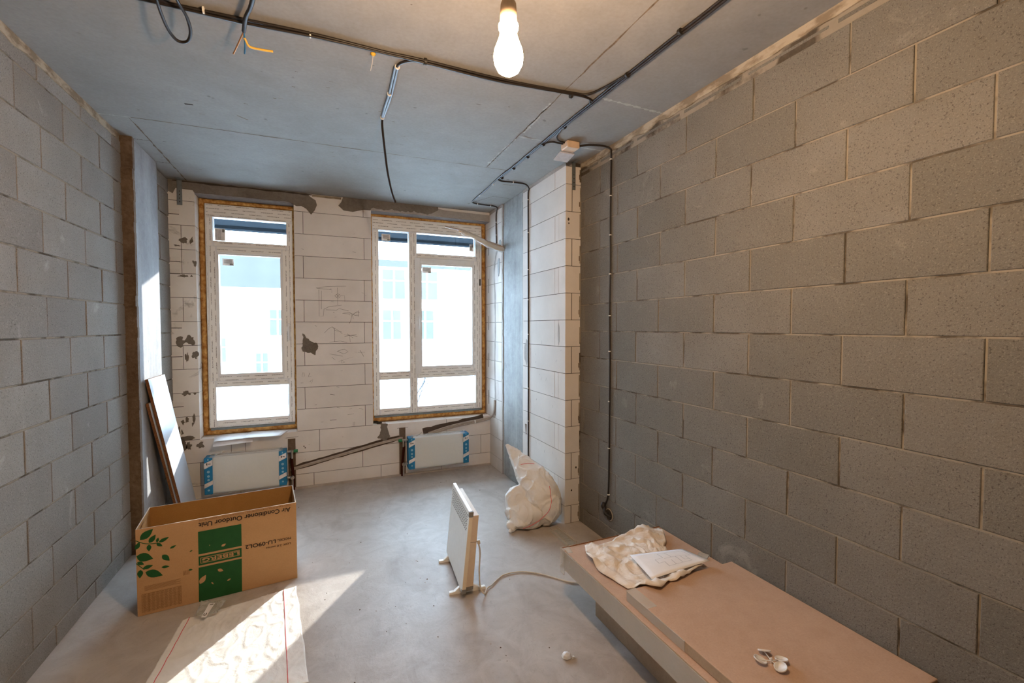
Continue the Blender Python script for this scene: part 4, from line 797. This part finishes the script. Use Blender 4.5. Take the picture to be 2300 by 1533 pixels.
# ------------------------------------------------------------------ cartons by the right wall
def carton(name, a, b, label, name2='carton', tape=None, wrapside=None):
    r_ = thing(name, ((a[0] + b[0]) / 2, (a[1] + b[1]) / 2, a[2]), label, 'carton', 'flat cartons stacked along the right wall')
    q = MB(); bm = bmesh.new(); bmesh.ops.create_cube(bm, size=1)
    for v in bm.verts: v.co = Vector([(a[i] + b[i]) / 2 + v.co[i] * (b[i] - a[i]) for i in range(3)])
    bmesh.ops.bevel(bm, geom=bm.edges[:], offset=.003, segments=2, affect='EDGES', profile=.5)
    for f in bm.faces: f.material_index = 0
    bm.normal_update(); vs = [v.co[:] for v in bm.verts]; bm.verts.index_update()
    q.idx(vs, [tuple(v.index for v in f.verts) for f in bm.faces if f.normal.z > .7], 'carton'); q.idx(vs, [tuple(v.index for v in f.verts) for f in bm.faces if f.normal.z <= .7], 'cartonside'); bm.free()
    q.build('board', r_); return r_
k1 = carton('flat_carton', (1.285, .62, .001), (1.80, 1.92, .219), 'narrower brown carton at the bottom of the stack under the long carton')
k2 = carton('flat_carton', (1.155, .60, .221), (1.80, 2.035, .325), 'long brown carton overhanging to the left in the middle of the stack')
q = MB(); q.cbox((1.152, .60, .262), (1.156, 2.036, .268), 'tape', .0005); q.cbox((1.150, .60, .224), (1.154, 2.038, .322), 'tape', .0015); q.build('stretch_wrap', k2)
q = MB(); q.cbox((1.156, 2.033, .30), (1.80, 2.040, .328), 'chip', .002); q.build('torn_end_flap', k2)
q = MB(); q.prism([(1.155, 1.98), (1.16, 2.045), (1.20, 2.04), (1.18, 1.97)], FF, .3255, .3265, 'tape'); q.prism(smoothpath([(1.149, 2.0, 0), (1.148, 2.05, 0), (1.165, 2.05, 0)], 3) and [(1.147, 2.0), (1.148, 2.045), (1.162, 2.047), (1.156, 2.01)], FF, .20, .326, 'tape'); q.build('corner_tape', k2)
k3 = carton('flat_carton', (1.183, .752, .3265), (1.797, 1.535, .366), 'thin wide carton lying on top of the stack at the wall')
q = MB(); q.cbox((1.180, 1.20, .328), (1.1835, 1.53, .3675), 'tape', .0005); q.cbox((1.18, 1.40, .3664), (1.23, 1.537, .3672), 'tape', .0003); q.build('corner_tape', k3)
# crumpled cloth
out = [(1.266, 1.995), (1.205, 1.882), (1.199, 1.735), (1.234, 1.592), (1.307, 1.475), (1.40, 1.51), (1.43, 1.50), (1.541, 1.525), (1.662, 1.558), (1.646, 1.616), (1.60, 1.70), (1.64, 1.82), (1.692, 1.861), (1.763, 1.961), (1.72, 2.02), (1.656, 2.03), (1.55, 2.01), (1.435, 1.985), (1.324, 1.97)]
bm = bmesh.new(); vs_ = []
cx0 = sum(p[0] for p in out) / len(out); cy0 = sum(p[1] for p in out) / len(out)
dense = []
for i in range(len(out)):
    a = Vector(out[i]); b = Vector(out[(i + 1) % len(out)])
    for k in range(5): p_ = a.lerp(b, k / 5); e = .006 * noise.noise(Vector((p_.x * 40, p_.y * 40, 3))); dense.append((p_.x + e, p_.y + e))
NR = 26; n_ = len(dense); vv = []
def ztop(x, y):   # rests on long carton and on the thin carton
    s_ = max(0, min(1, (1.575 - y) / .04)) if x > 1.17 else 0
    return .3275 + s_ * .0405
for r_ in range(NR + 1):
    f_ = r_ / NR
    for (x, y) in dense:
        X = cx0 + (x - cx0) * f_; Y = cy0 + (y - cy0) * f_; k = noise.fractal(Vector((X * 11, Y * 11, 1.5)), 1, 2, 4); k2_ = abs(noise.noise(Vector((X * 16 + 1, Y * 10, 4))))
        z = ztop(X, Y) + .002 + .020 * max(0, k * .5 + .5) * (1 if f_ < .97 else .35) + .014 * (1 - min(1, k2_ * 4)) ** 2
        z += .03 * math.exp(-((X - 1.62) ** 2 + (Y - 1.97) ** 2) / .006) + .022 * math.exp(-((X - 1.60) ** 2 + (Y - 1.585) ** 2) / .004) + (.025 if X < 1.225 and Y > 1.8 else 0) * f_ ** 4
        vv.append((X, Y, z))
fs = [(r_ * n_ + i, r_ * n_ + (i + 1) % n_, (r_ + 1) * n_ + (i + 1) % n_, (r_ + 1) * n_ + i) for r_ in range(NR) for i in range(n_)]
q = MB(); q.idx(vv, fs, 'cloth', .5, True); o = q.build('crumpled_cloth'); md = o.modifiers.new('th', 'SOLIDIFY'); md.thickness = .002; md.offset = 1
tag(o, 'crumpled white woven cloth spread over the far end of the cartons', 'cloth')
# floor plan sheet
pc = [Vector((1.379, 1.764, .372)), Vector((1.663, 1.715, .370)), Vector((1.668, 1.545, .392)), Vector((1.331, 1.550, .376))]
def PP(u, v, w): p_ = pc[0].lerp(pc[1], u).lerp(pc[3].lerp(pc[2], u), v); return tuple(p_ + Vector((0, 0, w + .012 * math.sin(math.pi * u) * math.sin(math.pi * v))))
q = MB(); N_ = 10
q.idx([PP(i / N_, j / N_, 0) for j in range(N_ + 1) for i in range(N_ + 1)], [(j * 11 + i, j * 11 + i + 1, j * 11 + i + 12, j * 11 + i + 11) for j in range(N_) for i in range(N_)], 'paper', .5, True)
pl_ = q.build('floor_plan_sheet'); md = pl_.modifiers.new('th', 'SOLIDIFY'); md.thickness = .0006
tag(pl_, 'white sheet with a faint apartment floor plan lying on the crumpled cloth', 'paper')
q = MB()
def pline(pts): q.ribbon([p for a, b in zip(pts[:-1], pts[1:]) for p in [tuple(Vector(a).lerp(Vector(b), k / 6)) for k in range(7)]], PP, .007, .0012, 'faint')
pline([(.42, .2), (.88, .2), (.88, .55), (.78, .55), (.78, .8), (.38, .8), (.38, .62), (.28, .62), (.28, .45), (.42, .45), (.42, .2)]); pline([(.55, .2), (.55, .5), (.88, .5)]); pline([(.42, .5), (.62, .5), (.62, .8)]); pline([(.5, .6), (.5, .8)]); pline([(.7, .5), (.7, .7), (.78, .7)])
q.build('drawn_plan', pl_)
q = MB(); q.hexa([(1.728, 1.683, .327), (1.77, 1.709, .327), (1.793, 1.665, .327), (1.748, 1.642, .327), (1.728, 1.683, .333), (1.77, 1.709, .338), (1.793, 1.665, .336), (1.748, 1.642, .331)], 'bagfilm'); tag(q.build('plastic_packet'), 'small clear plastic packet beside the plan sheet near the right wall', 'packet')
cc = thing('cap_cluster', (1.369, 1.01, .366), 'cluster of four round white plastic caps joined at a stem on the thin top carton', 'caps')
for (x, y, tx, ty) in [(1.385, 1.045, .35, .5), (1.335, 1.022, .3, -.1), (1.402, .995, .15, .25), (1.367, .972, -.35, .1)]:
    ax = Vector((tx, ty, 1)).normalized(); q = MB(); q.lathe([(.001, -.001), (.0185, -.001), (.020, .0), (.020, .004), (.0182, .004), (.0178, .0008), (.001, .0006)], (x, y, .378), 'capw', 24, ax); q.tube([(1.370, 1.008, .374), (x, y, .377)], .0018, 'capw', 6); q.build('cap', cc)
q = MB(); q.tube([(1.370, 1.008, .3665), (1.370, 1.008, .384)], .003, 'capw', 8); q.build('stem', cc)

# ------------------------------------------------------------------ bag by the pier
bg = thing('white_bag', (1.46, 3.03, 0), 'filled white woven bag slumped against the white block pier with its open neck raised', 'bag')
bm = bmesh.new()
def ell(c_, r_, rot=None):
    t_ = bmesh.ops.create_icosphere(bm, subdivisions=3, radius=1)['verts']
    for v in t_:
        p_ = Vector((v.co.x * r_[0], v.co.y * r_[1], v.co.z * r_[2])); 
        if rot: p_ = rot @ p_
        v.co = p_ + Vector(c_)
ell((1.43, 3.04, .105), (.175, .17, .112)); ell((1.545, 2.985, .155), (.118, .14, .150)); ell((1.37, 3.08, .160), (.108, .10, .125)); ell((1.40, 2.97, .065), (.14, .08, .065)); ell((1.275, 2.975, .04), (.045, .035, .035))
def ray(px_, py_, Y): d = (_F * 1010.7 + _R * (px_ - 1150) - _U * (py_ - 766.5)); return Vector((0, 0, CH)) + d * (Y / d.y)
spine = [(ray(1223, 1120, 2.96), .128), (ray(1213, 1100, 3.02), .130), (ray(1199, 1079, 3.09), .118), (ray(1183, 1056, 3.17), .094), (ray(1166, 1035, 3.25), .066), (ray(1151, 1015, 3.31), .038), (ray(1142, 1003, 3.34), .018), (ray(1138, 999, 3.35), .010)]
for (p0, r0), (p1, r1_) in zip(spine[:-1], spine[1:]):
    for k in range(4): t_ = k / 4; p_ = Vector(p0).lerp(Vector(p1), t_); r_ = r0 + (r1_ - r0) * t_; ell(p_, (r_, r_ * .72, r_))
me = D.meshes.new('bagsrc'); bm.to_mesh(me); bm.free(); tmp = D.objects.new('bagsrc', me); COL.objects.link(tmp)
md = tmp.modifiers.new('r', 'REMESH'); md.mode = 'VOXEL'; md.voxel_size = .006; md = tmp.modifiers.new('s', 'SMOOTH'); md.iterations = 5; md.factor = .6
bpy.context.view_layer.update(); me2 = D.meshes.new_from_object(tmp.evaluated_get(bpy.context.evaluated_depsgraph_get())); D.objects.remove(tmp)
for v in me2.vertices:
    n3 = v.normal.copy(); p_ = v.co.copy(); s_ = Vector((p_.x * 13 + p_.z * 7, p_.y * 13, p_.z * 9 - p_.x * 6)); k = noise.noise(s_); r_ = 1 - min(1, abs(noise.noise(s_ * .7 + Vector((5, 5, 5)))) * 4.5)
    k5 = 1 - min(1, abs(noise.noise(s_ * .9 + Vector((2, 8, 1)))) * 6); v.co = p_ + n3 * (.009 * k + .012 * r_ ** 2 + .006 * k5 ** 2); v.co.z = max(v.co.z, .002)
    if v.co.y > 2.915: v.co.x = min(v.co.x, XS - .004)
for pf in me2.polygons: pf.use_smooth = True
me2.materials.clear(); me2.materials.append(M['woven']); o = D.objects.new('sack_body', me2); COL.objects.link(o); o.parent = bg; o.location = -Vector(bg.location)
from mathutils.bvhtree import BVHTree
bv = BVHTree.FromPolygons([v.co[:] for v in me2.vertices], [p_.vertices[:] for p_ in me2.polygons])
def hit(px_, py_):   # point on the bag surface facing the room, found along a line of sight at build time
    d = (_F * 1010.7 + _R * (px_ - 1150) - _U * (py_ - 766.5)).normalized(); h_ = bv.ray_cast(Vector((0, 0, CH)), d); return (h_[0] + h_[1] * .0045) if h_[0] else None
for seq in ([(1165, 1187), (1175, 1185), (1185, 1182), (1195, 1177), (1205, 1171), (1214, 1165), (1222, 1158), (1229, 1151), (1234, 1143), (1237, 1134), (1238, 1125), (1237, 1115), (1236, 1105), (1234, 1092)], [(1170, 1043), (1185, 1041), (1200, 1042)]):
    pts = [h_ for h_ in (hit(*s_) for s_ in seq) if h_]
    if len(pts) > 2: q = MB(); q.tube(smoothpath(pts, 4), .0019, 'pink', 5); q.build('red_thread', bg)
q = MB(); q.tube(smoothpath([(1.285, 2.975, .03), (1.262, 2.955, .028), (1.245, 2.945, .022), (1.235, 2.935, .01)], 4), [.016, .013, .010, .012, .014, .010, .007, .010, .013, .013, .014, .012, .010], 'woven', 8); q.tube([(1.262, 2.962, .03), (1.262, 2.952, .025)], .015, 'woven', 8); q.build('tied_corner', bg)

# ------------------------------------------------------------------ small litter
q = MB(); q.hexa([(1.515, 2.60, .001), (1.523, 2.60, .001), (1.528, 2.86, .001), (1.520, 2.86, .001), (1.515, 2.60, .02), (1.523, 2.60, .02), (1.528, 2.86, .02), (1.520, 2.86, .02)], 'tape'); q.hexa([(1.590, 2.61, .001), (1.598, 2.61, .001), (1.590, 2.88, .001), (1.582, 2.88, .001), (1.590, 2.61, .02), (1.598, 2.61, .02), (1.590, 2.88, .02), (1.582, 2.88, .02)], 'tape')
q.box((1.52, 2.62, .001), (1.592, 2.86, .004), 'bagfilm'); tag(q.build('plastic_channel'), 'clear plastic trunking strip on the floor between the bag and the cartons', 'plastic strip')
q = MB(); q.lathe([(.002, 0), (.022, .004), (.018, .016), (.004, .022)], (1.0, 1.722, .001), 'capw', 7, smooth=False); q.hexa([(1.02, 1.70, .001), (1.035, 1.702, .001), (1.034, 1.712, .001), (1.02, 1.71, .001), (1.022, 1.70, .012), (1.032, 1.702, .009), (1.03, 1.711, .009), (1.02, 1.709, .01)], 'capw'); tag(q.build('plastic_scrap'), 'tiny crumpled clear plastic scrap alone on the bare floor', 'scrap')
random.seed(21); q = MB()
for k in range(160):
    x = random.uniform(-1.05, 1.6); y = random.uniform(1.2, 4.4)
    if (-.95 < x < -.1 and 2 < y < 3.3) or (x > 1.1 and y < 3.3) or (.6 < x < .95 and 2.2 < y < 2.9): continue
    s_ = random.uniform(.0015, .004); a = random.uniform(0, 6.28); u_ = Vector((math.cos(a), math.sin(a), 0)) * s_; v_ = Vector((-math.sin(a), math.cos(a), 0)) * s_ * .5; c_ = Vector((x, y, 0))
    q.hexa([c_ - u_ - v_, c_ + u_ - v_, c_ + u_ + v_, c_ - u_ + v_, c_ - u_ * .6 - v_ * .6 + Vector((0, 0, s_)), c_ + u_ * .6 - v_ * .6 + Vector((0, 0, s_)), c_ + u_ * .6 + v_ * .6 + Vector((0, 0, s_)), c_ - u_ * .6 + v_ * .6 + Vector((0, 0, s_))], random.choice(['mortar', 'niche', 'gasw', 'plaster']))
o = q.build('floor_debris'); tag(o, 'scattered crumbs of mortar across the screed floor', 'debris'); o['kind'] = 'stuff'
# sheets on the narrow window sill
def sheet(c4, z, label, tilt=0.):
    q = MB(); P4 = [Vector(p) for p in c4]; vs = []
    for j in range(9):
        for i in range(5):
            p = P4[0].lerp(P4[1], i / 4).lerp(P4[3].lerp(P4[2], i / 4), j / 8); over = max(0, YB - .01 - p.y); vs.append((p.x, p.y, z - over * tilt))
    q.idx(vs, [(j * 5 + i, j * 5 + i + 1, j * 5 + i + 6, j * 5 + i + 5) for j in range(8) for i in range(4)], 'paper', .5, True); o = q.build('paper_sheet'); md = o.modifiers.new('th', 'SOLIDIFY'); md.thickness = .0008; md.offset = 1; return tag(o, label, 'paper', 'paper sheets on the narrow window sill')
sheet([(-.83, 4.375), (-.545, 4.405), (-.575, 4.64), (-.855, 4.60)], .5335, 'white paper sheet at the bottom left of the loose pile on the narrow sill', .28)
sheet([(-.835, 4.42), (-.54, 4.445), (-.42, 4.62), (-.80, 4.64)], .5355, 'long white paper sheet in the middle of the loose pile on the narrow sill', .12)
sheet([(-.62, 4.43), (-.335, 4.40), (-.27, 4.60), (-.58, 4.66)], .5375, 'white paper sheet on top at the right end of the narrow sill', .06)
